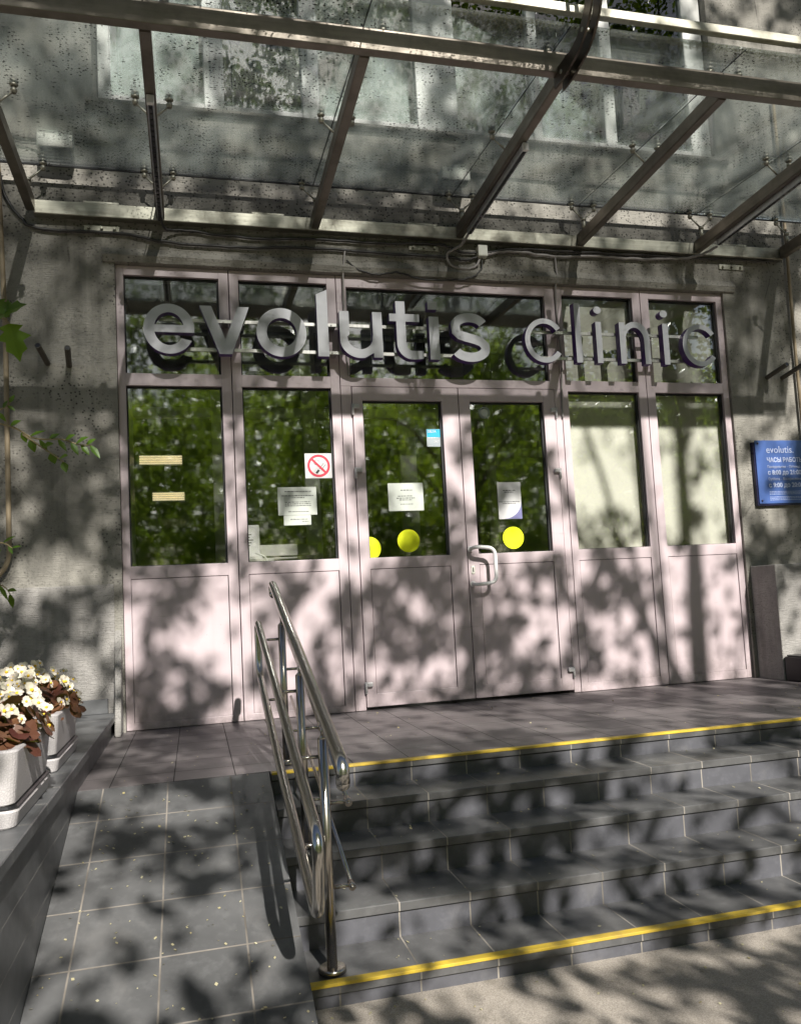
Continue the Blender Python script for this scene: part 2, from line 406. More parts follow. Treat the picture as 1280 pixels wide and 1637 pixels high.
# ---- steps
st = thing('entrance_steps', 'dark grey tiled entrance steps and landing with yellow edge strips', 'steps')
Z = [0, -.09, -.205, -.325, -.44, GZ-.01]; Y = [-1.60, -1.845, -2.075, -2.315, -2.565]
XR, XE = -.953, 6.0
B().box(-1.715, XE, -1.549, .16, -.62, 0).obj('landing', M['tile_land'], st)
for k in range(5):
    b = B()
    b.box(XR, XE, Y[k], (-1.5495 if k == 0 else Y[k-1]+.012), Z[k]-.031, Z[k], bev=.0025)
    b.obj('landing_nosing' if k == 0 else 'tread', M['tile_step'], st)
    B().box(XR+.001, XE-.001, Y[k]+.010, (-1.5495 if k == 0 else Y[k-1]+.0115), Z[k+1]-.02, Z[k]-.0345).obj('riser', M['tile_ris'], st)
for z, y in ((0, Y[0]), (Z[4], Y[4])):
    b = B(); b.box(XR+.004, XE, y-.0015, y+.029, z+.0005, z+.0035, bev=.001); b.box(XR+.004, XE, y-.0035, y-.0006, z-.006, z+.0035, bev=.001)
    b.obj('yellow_strip', M['strip'], st)
# ---- ramp
rp = thing('ramp', 'sloping dark tiled wheelchair ramp beside the steps', 'ramp')
b = B(); yb = -1.55; ye = yb+(GZ)/RS
b.face([(-1.715, ye, GZ), (-.957, ye, GZ), (-.957, yb-.002, -.001), (-1.715, yb-.002, -.001)])
b.face([(-1.715, ye, GZ-.05), (-1.715, yb-.002, GZ-.05), (-.957, yb-.002, GZ-.05), (-.957, ye, GZ-.05)])
b.face([(-.957, ye, GZ), (-.957, ye, GZ-.05), (-.957, yb-.002, GZ-.05), (-.957, yb-.002, -.001)])
b.face([(-1.715, ye, GZ), (-1.715, yb-.002, -.001), (-1.715, yb-.002, GZ-.05), (-1.715, ye, GZ-.05)])
b.obj('ramp_surface', M['tile_ramp'], rp)
# ---- ledge with coping
lg = thing('planter_ledge', 'low tiled wall with stone coping left of the ramp', 'wall')
B().box(-2.55, -1.7165, -6.2, -.012, -.62, .083).obj('wall_body', M['tile_ledgew'], lg)
B().box(-2.58, -1.70, -6.2, -.012, .0835, .122, bev=.003).obj('coping', M['tile_ledge'], lg)
B().box(-2.55, -1.745, -.045, -.012, .1225, .205, bev=.002).obj('upstand', M['tile_ledge'], lg)

# ================================================================== BUILDING
bd = thing('clinic_building', 'grey rendered clinic building with glazed entrance and upper windows', 'building')
b = B()
WT = .30
def wallbox(x0, x1, z0, z1): b.box(x0, x1, .0, WT, z0, z1)
wallbox(-14, -1.652, -.6, 3.86); wallbox(2.657, 14, -.6, 3.86); wallbox(-1.652, 2.657, 2.852, 3.86)
wallbox(-14, -1.76, 3.86, 9); wallbox(2.72, 14, 3.86, 9); wallbox(-1.76, 2.72, 5.35, 9)
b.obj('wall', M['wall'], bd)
# plinths either side
b = B(); b.box(-14, -1.70, -.011, -.0005, -.6, .874, bev=.003); b.obj('plinth', M['plinth'], bd)
b = B(); b.box(2.685, 14, -.262, -.0005, -.6, .802, bev=.006, seg=2); b.obj('plinth', M['plinth'], bd)
b = B(); b.box(-1.70, -1.664, -.19, -.0005, 0, .60, bev=.012, seg=3)
for v in b.bm.verts:                                 # tapered plaster reveal that dies into the wall
    t = max(0, min(1, v.co.z/.60)); v.co.y = -.0005+(v.co.y+.0005)*(1-.93*t)
b.obj('plaster_reveal', M['plinth'], bd)
# drip edge above entrance, uneven
b = B(); n = 90
for i in range(n):
    x0 = -1.72+i*(2.75+1.72)/n; x1 = x0+(2.75+1.72)/n
    h0 = .018+.02*noise.noise(Vector((x0*4, 0, 0))); h1 = .018+.02*noise.noise(Vector((x1*4, 0, 0)))
    a = [(x0, -.002, 2.93+h0), (x0, -.022-h0*.5, 2.895), (x0, -.016, 2.862-h0*.3), (x0, -.0, 2.853)]
    c = [(x1, -.002, 2.93+h1), (x1, -.022-h1*.5, 2.895), (x1, -.016, 2.862-h1*.3), (x1, -.0, 2.853)]
    for k in range(3): b.face([a[k], a[k+1], c[k+1], c[k]]).smooth = True
bmesh.ops.remove_doubles(b.bm, verts=b.bm.verts[:], dist=1e-5)
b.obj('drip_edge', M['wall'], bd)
# string course and sills above the canopy
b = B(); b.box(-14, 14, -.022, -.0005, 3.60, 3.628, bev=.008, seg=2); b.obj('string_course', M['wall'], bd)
b = B(); b.box(-1.80, 2.80, -.05, .03, 3.862, 3.885, bev=.004); b.obj('window_ledge', M['wall'], bd)

# ---- entrance glazing
FY, FD = .022, .085        # frame front / depth
def frame(name, x0, x1, rails, sl_, sr_, parent, y=FY, d=FD, mat='upvc'):
    """stiles x0..sl_, sr_..x1 and horizontal rails (z0,z1)"""
    b = B(); zs = [r[0] for r in rails]+[r[1] for r in rails]
    b.box(x0, sl_, y, y+d, min(zs), max(zs), bev=.003, seg=2); b.box(sr_, x1, y, y+d, min(zs), max(zs), bev=.003, seg=2)
    for z0, z1 in rails: b.box(sl_-.002, sr_+.002, y+.0015, y+d-.001, z0, z1, bev=.0025, seg=2)
    return b.obj(name, M[mat], parent)
def pane(x0, x1, z0, z1, parent, y=FY+.034, mat='glass', gk=.0075, name='pane'):
    b = B()
    for a in ((x0-.004, x0+gk, z0-.004, z1+.004), (x1-gk*1.6, x1+.004, z0-.004, z1+.004)): b.box(a[0], a[1], y-.012, y+.016, a[2], a[3])
    for a in ((x0+gk, x1-gk*1.6, z0-.004, z0+gk*.5), (x0+gk, x1-gk*1.6, z1-gk*1.2, z1+.004)): b.box(a[0], a[1], y-.012, y+.016, a[2], a[3])
    b.obj('gasket', M['gasket'], parent)
    return B().box(x0, x1, y, y+.006, z0, z1).obj(name, M[mat], parent)
def panel(x0, x1, z0, z1, parent, y=FY):
    b = B(); b.box(x0-.003, x1+.003, y+.014, y+.06, z0-.004, z1+.004); b.obj('seal', M['gasket'], parent)
    b = B(); b.box(x0+.001, x1-.0035, y+.0035, y+.05, z0+.0005, z1-.0035, bev=.0015); return b.obj('lower_panel', M['upvc'], parent)
for (x0, x1, p0, p1) in ((-1.65, -.969, -1.605, -1.03), (-.964, -.275, -.905, -.335), (1.296, 1.969, 1.348, 1.905), (1.974, 2.655, 2.04, 2.605)):
    zb = .045 if x0 < 0 else .062
    w_ = frame('side_window', x0, x1, ((0.003, zb), (.90, .976), (2.09, 2.168), (2.79, 2.85)), p0, p1, bd)
    gm = 'glass' if x0 < 0 else 'glassr'; pane(p0, p1, .976, 2.09, w_, mat=gm); pane(p0, p1, 2.168, 2.79, w_, mat=gm); panel(p0+.001, p1-.001, zb, .90, w_)
w_ = frame('door_frame', -.271, 1.292, ((2.105, 2.163), (2.775, 2.85)), -.205, 1.215, bd)
for a, c in ((-.271, -.202), (1.242, 1.292)): B().box(a, c, FY+.0005, FY+FD, 0.003, 2.105, bev=.003, seg=2).obj('door_jamb', M['upvc'], bd)
pane(-.205, 1.215, 2.163, 2.775, w_)
doors = []
for (x0, x1, p0, p1) in ((-.198, .5285, -.132, .412), (.5335, 1.238, .612, 1.152)):
    d_ = frame('door', x0, x1, ((.022, .105), (.90, .972), (2.01, 2.10)), p0, p1, bd, y=FY-.006)
    if p0 > 0: d_['label'] = 'right door leaf with a white pull handle'
    else: d_['label'] = 'left door leaf without a handle'
    pane(p0, p1, .972, 2.01, d_, y=FY+.03); panel(p0+.001, p1-.001, .105, .90, d_, y=FY-.006); doors.append(d_)
# thin grooves of the mitred corners
# hinges
def hinge(x, z, side, parent, z2=0):
    b = B(); b.box(x-.042 if side < 0 else x+.002, x-.002 if side < 0 else x+.044, FY-.028, FY-.006, z-.014, z+.016, bev=.006, seg=2)
    b.tube([(x, FY-.017, z+.018), (x, FY-.017, z-.05)], .0085, 10); b.ball((x, FY-.017, z-.05), .0086, seg=8)
    return b.obj('hinge', M['hinge'], parent)
for z in (1.965, 1.545, .165): hinge(-.2, z, 1, doors[0])
for z in (1.95, 1.525, .16): hinge(1.24, z, -1, doors[1])
# pull handle
hp = fillet([(.552, FY-.008, 1.005), (.556, -.085, 1.015), (.688, -.085, 1.0), (.688, -.085, .775), (.560, -.085, .765), (.556, FY-.008, .772)], .05, 7)
b = B(); b.tube(hp, .0125, 14); b.tube([(.552, FY-.006, 1.005), (.552, FY-.018, 1.005)], .02, 16); b.tube([(.556, FY-.006, .772), (.556, FY-.018, .772)], .02, 16)
b.obj('handle', M['white'], doors[1])
b = B(); b.box(.552, .576, FY-.012, FY-.007, .84, .895, bev=.005, seg=2); b.box(.560, .568, FY-.0135, FY-.0119, .852, .882, mat=1, bev=.0005); b.obj('keyhole', [M['boxw'], M['dark']], doors[1])

# ---- upper windows
wy = .06
fr = B(); XS = [(-1.73, -1.655), (-1.076, -.947), (-.432, -.313), (.371, .671), (1.241, 1.315), (1.824, 1.917), (2.546, 2.711)]
for a, c in XS: fr.box(a, c, wy, wy+.07, 3.886, 5.345, bev=.005)
for (a, c), (a2, c2) in zip(XS, XS[1:]): fr.box(c-.002, a2+.002, wy+.002, wy+.069, 3.888, 3.985, bev=.005); fr.box(c-.002, a2+.002, wy+.002, wy+.069, 5.25, 5.343)
uw = fr.obj('upper_window', M['upvcw'], bd)
for i, ((a, c), (a2, c2)) in enumerate(zip(XS, XS[1:])):
    B().box(c-.003, a2+.003, wy+.03, wy+.036, 3.98, 5.255).obj('pane', M['glassb' if i == 1 else 'glassw'], uw)
# building interior shell: entrance room and upstairs room
b = B()
b.box(-3, 4, 4.2, 4.3, -.02, 3.0); b.box(-3.1, -3, .3, 4.2, -.02, 3.0); b.box(4, 4.1, .3, 4.2, -.02, 3.0)
b.obj('inside_wall', M['room'], bd)
B().box(-3.1, 4.1, .16, 4.3, -.06, -.001).obj('inside_floor', M['floor_in'], bd)
B().box(-3.1, 4.1, .30, 4.3, 3.0, 3.06).obj('inside_ceiling', M['roomd'], bd)
B().box(-3.1, 4.1, 3.5, 3.6, 3.7, 6).box(-3.1, 4.1, .30, 3.5, 5.6, 5.7).box(-3.1, 4.1, .30, 3.5, 3.55, 3.6).box(-3.2, -3.1, .3, 3.5, 3.6, 5.6).box(4.1, 4.2, .3, 3.5, 3.6, 5.6).obj('upper_room', M['roomd'], bd)
b = B().box(1.265, 1.285, .11, 1.25, 0, 2.98).obj('vestibule_wall', M['room'], bd)
# inner vestibule partition with its own door
b = B(); py = 1.25
for x0, x1 in ((-1.72, -1.66), (-1.07, -.98), (-.36, -.24), (.43, .57), (.93, 1.02), (1.20, 1.264)): b.box(x0, x1, py, py+.06, 0, 2.96, bev=.004)
for z0, z1 in ((0.02, .12), (2.18, 2.26), (2.9, 2.96)): b.box(-1.72, 1.264, py+.003, py+.056, z0, z1, bev=.003)
ip = b.obj('inner_partition', M['innerframe'], bd)
B().box(-1.7, 1.26, py+.025, py+.031, .12, 2.9).obj('pane', M['glassclear'], ip)
B().box(-1.68, -1.65, .11, 1.25, 0, 2.96).obj('vestibule_side', M['innerframe'], bd)
# ================================================================== THINGS INSIDE
for i, (x0, x1, z, y) in enumerate(((-1.66, -1.30, 1.985, 2.3), (-1.56, -1.29, 1.67, 3.0))):
    t = thing('ceiling_lamp', ['long louvred warm ceiling lamp seen upper left through the glass', 'shorter louvred warm lamp seen below the long one through the glass'][i], 'lamp', group='warm louvred lamps inside the vestibule')
    zz = .7+(z-.7)*(y+5.05)/7.05
    xx0, xx1 = [-1.24+(x+1.24)*(y+5.05)/7.05 for x in (x0, x1)]
    b = B(); b.box(xx0, xx1, y, y+.05, zz-.045, zz+.045, bev=.003); b.obj('housing', M['innerframe'], t)
    b = B()
    for k in range(4): b.box(xx0+.006, xx1-.006, y-.014, y-.001, zz-.038+k*.021, zz-.026+k*.021, bev=.002)
    b.obj('glowing_tube', M['lamp'], t)
# blinds behind the right hand panes
for i, (x0, x1, z0, z1, lb) in enumerate(((1.372, 1.904, .978, 2.088, 'cream blind behind the tall pane right of the doors'), (2.042, 2.603, .978, 2.088, 'cream blind behind the tall pane nearest the blue plaque'),
                              (1.35, 1.904, 2.170, 2.788, 'cream blind behind the small top pane right of the doors'), (2.042, 2.603, 2.170, 2.788, 'cream blind behind the small top pane at the right end'))):
    b = B(); n = 24
    rows = [z0, (z0+z1)/2, z1]
    b.box(x0, x1, .097, .0985, z0, z1)
    o = b.obj('roller_blind', M['blind']); tag(o, lb, 'blind', 'cream blinds behind the right hand windows')
names = ['outermost left', 'second from the left', 'third from the left', 'third from the right', 'second from the right', 'outermost right']
for i, ((a, c), (a2, c2)) in enumerate(zip(XS, XS[1:])):
    if i == 1: continue
    o = B().box(c-.02, a2+.02, wy+.13, wy+.133, 3.92, 5.3).obj('window_blind', M['blindw'])
    tag(o, 'pale green blind in the upper window, %s pane' % names[i], 'blind', 'pale blinds behind the upper windows')
# leaflet stand inside
ls = thing('leaflet_stand', 'white rounded leaflet stand standing behind the second pane', 'stand', (-.86, .34, 0))
b = B(); b.box(-.055, .055, 0, .02, .85, 1.24, bev=.009, seg=3); b.obj('back_board', M['white'], ls)
b = B(); b.box(-.05, .07, -.05, -.002, .85, 1.03, bev=.02, seg=4); b.obj('pocket', M['white'], ls)
b = B(); b.tube(fillet([(.08, -.03, .85), (.10, -.03, 1.02), (.02, -.03, 1.05)], .05), .006); b.obj('hoop', M['white'], ls)
b = B()
for k in range(5): b.box(-.035, -.01 + .01*(k % 3), -.0015, -.0003, 1.10+k*.018, 1.106+k*.018)
b.obj('print', M['inkg'], ls)
b = B(); b.box(-.05, .05, -.03, .05, 0, .85, bev=.004); b.obj('foot', M['innerframe'], ls)
ct = thing('reception_counter', 'pale slatted counter in the dim lobby behind the leaflet stand', 'counter', (-.55, .9, 0))
b = B()
for k in range(9): b.box(-.28, .22, 0, .25, .30+k*.095, .385+k*.095, bev=.004)
b.obj('front', M['innerframe'], ct)
# ================================================================== STICKERS ON THE GLASS
GY = FY+.034
def sheet(name, x0, x1, z0, z1, mat, label, cat, y=GY-.0022, rot=0):
    t = thing(name, label, cat, ((x0+x1)/2, y, (z0+z1)/2)); w2, h2 = (x1-x0)/2, (z1-z0)/2
    t.rotation_euler = (0, rad(rot), 0)
    B().box(-w2, w2, 0, .0016, -h2, h2).obj('backing' if name != 'paper_notice' else 'sheet', M[mat], t)
    return t
def lines(t, rows, parent=None, mat='inkg', y=-.0006):
    b = B(); rnd = random.Random(5)
    for (x0, x1, z, h) in rows:
        x = x0
        while x < x1:
            wl = rnd.uniform(.006, .02); wl = min(wl, x1-x); b.box(x, x+wl, y, y+.0004, z-h*.6, z+h*.6*rnd.uniform(.6, 1)); x += wl+.004
    return b.obj('print', M[mat], t)
def disc(b, c, r, y0, y1, r0=0, n=48, mat=0):
    for k in range(n):
        a0, a1 = 2*math.pi*k/n, 2*math.pi*(k+1)/n
        P = lambda r_, a, y: (c[0]+r_*math.cos(a), y, c[1]+r_*math.sin(a))
        if r0: b.face([P(r0, a0, y0), P(r, a0, y0), P(r, a1, y0), P(r0, a1, y0)], mat); b.face([P(r0, a0, y0), P(r0, a1, y0), P(r0, a1, y1), P(r0, a0, y1)], mat)
        else: b.face([(c[0], y0, c[1]), P(r, a0, y0), P(r, a1, y0)], mat)
        b.face([P(r, a0, y0), P(r, a0, y1), P(r, a1, y1), P(r, a1, y0)], mat)
t = sheet('no_smoking_sign', -.522, -.345, 1.503, 1.665, 'sticker', 'square white no smoking sign with red ring and slash', 'sign', rot=0)
b = B(); disc(b, (0, 0), .074, -.0008, -.0002, .058)
c45 = math.cos(rad(42)); s45 = math.sin(rad(42))
def bar(b, cx, cz, L, H, ang, y0, y1, mat=0):
    ca, sa = math.cos(ang), math.sin(ang); P = []
    for sx, sz in ((-1, -1), (1, -1), (1, 1), (-1, 1)): P.append((cx+sx*L/2*ca-sz*H/2*sa, cz+sx*L/2*sa+sz*H/2*ca))
    b.face([(p[0], y0, p[1]) for p in P], mat)
    for p, q in zip(P, P[1:]+P[:1]): b.face([(p[0], y0, p[1]), (p[0], y1, p[1]), (q[0], y1, q[1]), (q[0], y0, q[1])], mat)
bar(b, 0, 0, .125, .014, rad(-45), -.0014, -.0002)
b.obj('red_ring', M['red'], t)
b = B(); bar(b, -.008, -.038, .028, .014, rad(52), -.0006, -.0002); bar(b, .018, -.002, .05, .003, rad(52), -.0006, -.0002); bar(b, .03, -.01, .05, .003, rad(52), -.0006, -.0002)
for k in range(8):
    a = rad(40+k*35); bar(b, -.012+.018*math.cos(a), .022+.016*math.sin(a), .012, .002, a+1.57, -.0005, -.0002)
b.obj('cigarette', M['ink'], t)
t = sheet('paper_notice', -.705, -.457, 1.267, 1.447, 'paper', 'landscape white notice with grey print below the no smoking sign', 'notice')
lines(t, [(-.08, .09, .062, .005), (-.10, .105, .035, .005), (-.035, .045, .022, .005), (-.08, .085, -.006, .005), (-.078, .088, -.018, .005), (-.08, .09, -.03, .005), (-.06, .07, -.068, .004)])
t = sheet('paper_notice', -.672, -.498, 1.202, 1.2655, 'paper', 'narrow paper slip stuck under the landscape notice', 'notice')
lines(t, [(-.045, .065, .006, .004), (.03, .07, -.008, .004)])
DY = FY+.03
t = sheet('paper_notice', .018, .258, 1.277, 1.462, 'paper', 'greyish landscape notice on the left door above a yellow dot', 'notice', y=DY-.0022)
lines(t, [(-.035, .045, .045, .005), (-.055, .045, .006, .005), (-.065, .06, -.008, .005), (-.045, .04, -.02, .005), (-.04, .045, -.048, .004)])
t = sheet('paper_notice', .785, .955, 1.203, 1.457, 'sticker', 'upright white notice with violet corner on the right door', 'notice', y=DY-.0022)
lines(t, [(-.045, .045, .07, .005), (-.035, .03, .058, .005), (-.078, .072, -.008, .005), (-.05, .045, -.02, .005)])
b = B(); arc = []
for k in range(13):
    a = k/12*math.pi/2; arc.append((.0845-.135*(1-math.sin(a)), -.1265+.125*(1-math.cos(a))))
for p, q in zip(arc, arc[1:]): b.face([(.0845, -.0006, -.1265), (p[0], -.0006, p[1]), (q[0], -.0006, q[1])])
b.obj('violet_corner', M['violet'], t)
def dot(x, z, lb, clip=None):
    t = thing('yellow_dot', lb, 'sticker', (x, DY-.002, z), 'yellow warning dots on the doors')
    b = B(); disc(b, (0, 0), .076, 0, .0014)
    if clip is not None:
        for v in b.bm.verts: v.co.x = max(v.co.x, clip-x)
    b.obj('disc', M['yellow'], t)
dot(.141, 1.077, 'round fluorescent yellow dot under the greyish notice on the left door')
dot(.880, 1.074, 'round fluorescent yellow dot under the violet-cornered notice')
dot(-.125, 1.035, 'yellow dot cut off by the left edge of the left door pane', clip=-.128)
t = sheet('alarm_sticker', .304, .404, 1.706, 1.826, 'greysticker', 'small cyan and grey security sticker on the left door', 'sticker', y=DY-.0022)
B().box(-.048, .048, -.0006, -.0001, .004, .058).obj('cyan_field', M['cyan'], t)
text('DELTA', .024, (-.042, -.0014, .036), M['sticker'], parent=t, ext=.0004, bold=.0006, sx=.8)
text('24/7', .026, (-.002, -.0014, -.034), M['sticker'], parent=t, ext=.0004, sx=.8)
lines(t, [(-.042, .03, .000, .006), (-.042, -.01, -.052, .003)], mat='sticker', y=-.0012)
b = B(); disc(b, (0, 0), .040, 0, .0015, .033); disc(b, (0, 0), .027, .0003, .0015, mat=1)
t = tag(b.obj('round_sticker', [M['greysticker'], M['paper']], None, (.726, DY-.002, 1.94)), 'round pale sticker in the top corner of the right door', 'sticker')

# ================================================================== BLUE PLAQUE
pq = thing('opening_hours_plaque', 'blue acrylic opening hours plaque on the wall right of the entrance', 'sign', (2.79, -.035, 1.255))
B().box(0, .62, -.003, .004, 0, .47, bev=.001).obj('plate', M['plaque'], pq)
B().box(-.012, .60, .0045, .034, -.012, .458).obj('backing_board', M['plaquedark'], pq)
P_ = M['lettering']
def pl(s, size, x, z, **k): text(s, size, (x, -.005, z), P_, parent=pq, **k)
pl('evolutis.', .074, .088, .376, sx=.98); pl('ЧАСЫ РАБОТЫ:', .046, .088, .308, bold=.0012, sx=.92)
pl('Понедельник – Пятница', .0275, .088, .263, sx=.90); pl('с 8:00 до 21:00', .047, .088, .214, bold=.0012, sx=.95)
pl('Суббота – Воскресенье', .0275, .088, .172, sx=.90); pl('с 9:00 до 20:00', .047, .088, .120, bold=.0012, sx=.98)
lines(pq, [(.09, .40, z, .003) for z in (.088, .078, .068, .048, .038, .026)], mat='lettering', y=-.0036)
for z in (.448, .022): B().ball((.022, -.004, z), .008, seg=10).ball((.598, -.004, z), .008, seg=10).obj('screw_cap', M['plaquedark'], pq)

# ================================================================== SIGN LETTERS
sg = thing('shop_sign', 'raised metal letters reading evolutis clinic on two rails', 'sign')
LY, LD = -.132, .056
def arcp(cx, cz, rx, rz_, a0, a1, n=26):
    return [(cx+rx*math.cos(rad(a0+(a1-a0)*i/n)), cz+rz_*math.sin(rad(a0+(a1-a0)*i/n))) for i in range(n+1)]
def letter(loops, label):
    c = bpy.data.curves.new('letter', 'CURVE'); c.dimensions = '2D'; c.fill_mode = 'BOTH'; c.extrude = LD/2
    for L in loops:
        s = c.splines.new('POLY'); s.points.add(len(L)-1); s.use_cyclic_u = True
        for p, q in zip(s.points, L): p.co = (q[0], q[1], 0, 1)
    t = bpy.data.objects.new('tmp', c); COL.objects.link(t); me = bpy.data.meshes.new_from_object(t)
    bpy.data.objects.remove(t); bpy.data.curves.remove(c)
    me.transform(Matrix.Translation((0, LY+LD/2, 0)) @ Matrix.Rotation(rad(90), 4, 'X'))
    me.materials.clear(); me.materials.append(M['alum']); me.materials.append(M['purple'])
    for f in me.polygons: f.material_index = 0 if abs(f.normal.y) > .7 else 1; f.use_smooth = False
    o = link('letter', me, sg); o['label'] = label
def ring_arc(cx, cz, rx, rz_, th, a0, a1, n=40):
    return arcp(cx, cz, rx, rz_, a0, a1, n)+arcp(cx, cz, rx-th, rz_-th, a1, a0, n)
def stroke(path, th):
    L = []; Rr = []
    for i, p in enumerate(path):
        a = path[max(i-1, 0)]; c = path[min(i+1, len(path)-1)]; d = Vector((c[0]-a[0], c[1]-a[1])).normalized(); n_ = (-d.y*th/2, d.x*th/2)
        L.append((p[0]+n_[0], p[1]+n_[1])); Rr.append((p[0]-n_[0], p[1]-n_[1]))
    return L+Rr[::-1]
ZB, ZX = 2.252, 2.553            # baseline, x-height
def L_e(x0, x1, th):
    cx, cz = (x0+x1)/2, (ZB+ZX)/2-.001; rx, rzz = (x1-x0)/2, (ZX-ZB)/2+.005; ix, iz = rx-th, rzz-th*.86
    bz0, bz1 = cz-.022, cz+.024
    aout = math.degrees(math.asin((bz0-cz)/rzz)); ain = math.degrees(math.asin((bz0-cz)/iz)); ain1 = math.degrees(math.asin((bz1-cz)/iz))
    outer = arcp(cx, cz, rx, rzz, aout, 332, 50)+arcp(cx, cz, ix, iz, 325, 180-ain, 26)+[(cx+rx*math.cos(rad(aout)), bz0)]
    hole = arcp(cx, cz, ix, iz, ain1, 180-ain1, 26)
    return [outer, hole]
def L_o(x0, x1, th):
    cx, cz = (x0+x1)/2, (ZB+ZX)/2-.003; rx, rzz = (x1-x0)/2, (ZX-ZB)/2+.006
    return [arcp(cx, cz, rx, rzz, 0, 360, 60)[:-1], arcp(cx, cz, rx-th, rzz-th, 0, 360, 60)[:-1]]
def L_c(x0, x1, th):
    cx, cz = (x0+x1)/2+.012, (ZB+ZX)/2-.003; rx, rzz = (x1-x0)/2+.006, (ZX-ZB)/2+.004
    return [ring_arc(cx, cz, rx, rzz, th, 36, 324)]
def R(x0, x1, z0, z1): return [[(x0, z0), (x1, z0), (x1, z1), (x0, z1)]]
letter(L_e(-1.486, -1.188, .062), 'bold letter e at the left end')
letter([[(-1.155, ZX), (-1.085, ZX), (-1.004, 2.345), (-.924, ZX), (-.856, ZX), (-.966, ZB), (-1.042, ZB)]], 'bold letter v')
letter(L_o(-.814, -.502, .064), 'bold letter o')
letter([[(-.432, ZB), (-.362, ZB), (-.362, 2.688), (-.432, 2.655)]], 'bold letter l with a slanted top')
xc = -.1575; letter([[(-.288, ZX), (-.288, 2.36)]+arcp(xc, 2.365, .1305, .118, 184, 282, 18)+[(-.072, 2.282), (-.072, ZB), (-.010, ZB), (-.010, ZX), (-.072, ZX), (-.072, 2.40)]+arcp(xc, 2.385, .0835, .080, 0, -180, 18)[2:]+[(-.226, 2.40), (-.226, ZX)]], 'bold letter u')
letter([[(.086, 2.632), (.148, 2.632), (.148, 2.548), (.242, 2.548), (.242, 2.497), (.148, 2.497), (.148, 2.345)]+arcp(.196, 2.345, .046, .042, 182, 262, 8)+[(.262, 2.304), (.262, 2.252)]+[(.215, 2.246)]+arcp(.190, 2.347, .104, .102, 262, 182, 12)+[(.086, 2.497), (.041, 2.497), (.041, 2.548), (.086, 2.548)]], 'bold letter t')
letter(R(.307, .374, ZB-.004, ZX-.016), 'bold letter i of the first word'); letter(R(.304, .368, 2.585, 2.640), 'square dot of the first word i')
sp = arcp(.587, 2.476, .100, .064, 22, 168, 18)+[(.492, 2.44), (.515, 2.42), (.56, 2.406)]+[(.62, 2.392), (.665, 2.375), (.690, 2.35)]+arcp(.588, 2.330, .105, .060, 8, -158, 20)
letter([stroke(sp, .062)], 'bold letter s')
letter(L_c(.975, 1.252, .036), 'slim letter c starting the second word')
letter(R(1.356, 1.400, ZB, 2.672), 'slim letter l'); letter(R(1.513, 1.556, ZB, ZX-.008), 'slim letter i after l'); letter([arcp(1.534, 2.628, .029, .026, 0, 360, 24)[:-1]], 'round dot of the i after l')
letter([[(1.694, ZB), (1.738, ZB), (1.738, 2.40)]+arcp(1.811, 2.415, .073, .097, 180, 0, 20)+[(1.884, ZB), (1.928, ZB), (1.928, 2.42)]+arcp(1.815, 2.43, .113, .124, 0, 120, 16)+[(1.738, 2.525), (1.738, ZX-.006), (1.694, ZX-.006)]], 'slim letter n')
letter(R(2.036, 2.080, ZB, ZX-.004), 'slim letter i after n'); letter([arcp(2.052, 2.620, .029, .026, 0, 360, 24)[:-1]], 'round dot of the i after n')
letter(L_c(2.185, 2.462, .036), 'slim letter c at the right end')
for z in (2.478, 2.296):
    for a, c in ((-1.40, .56), (1.05, 2.36)):
        b = B(); b.box(a, c, -.074, -.062, z-.011, z+.011, bev=.001)
        b.obj('rail', M['rail'], sg)
for x in (-1.0, -.32, 1.27, 1.98):
    for z in (2.478, 2.296):
        b = B(); b.box(x-.02, x+.02, -.0615, FY+.002, z-.008, z+.008); b.tube([(x-.012, -.0745, z), (x-.012, -.080, z)], .005, 8); b.obj('bracket', M['rail'], sg)
# ================================================================== CANOPY
cp = thing('glass_canopy', 'steel and dirty glass entrance canopy bolted over the doors', 'canopy')
def gz(y): return 3.392+.055*(y+.12)
def bz(y): return 3.118-.040*y          # underside of the beams
b = B(); b.box(-2.10, 3.17, -.062, -.0008, 3.112, 3.198, bev=.004); wb = b.obj('wall_beam', M['beamw'], cp)
BX = [-2.115, -1.37, -.405, .585, 1.485, 2.425, 3.16]
def beam(x, ww=.05, h=.082):
    b = B(); y0, y1 = -.0635, -1.649
    v = [(x+sx*ww/2, y, bz(y)+k*h) for y in (y0, y1) for sx, k in ((-1, 0), (1, 0), (1, 1), (-1, 1))]
    b2 = bmesh.new(); V = [b2.verts.new(p) for p in v]
    for f in ((3, 2, 1, 0), (4, 5, 6, 7), (0, 1, 5, 4), (1, 2, 6, 5), (2, 3, 7, 6), (3, 0, 4, 7)): b2.faces.new([V[i] for i in f])
    bmesh.ops.bevel(b2, geom=b2.edges[:], offset=.004, segments=2, affect='EDGES'); b.add(b2)
    return b.obj('roof_beam', M['beam'], cp)
for x in BX: beam(x)
b = B(); b.box(-2.14, 3.2, -1.70, -1.651, 3.187, 3.294, bev=.004, seg=2); b.obj('front_beam', M['beam'], cp)
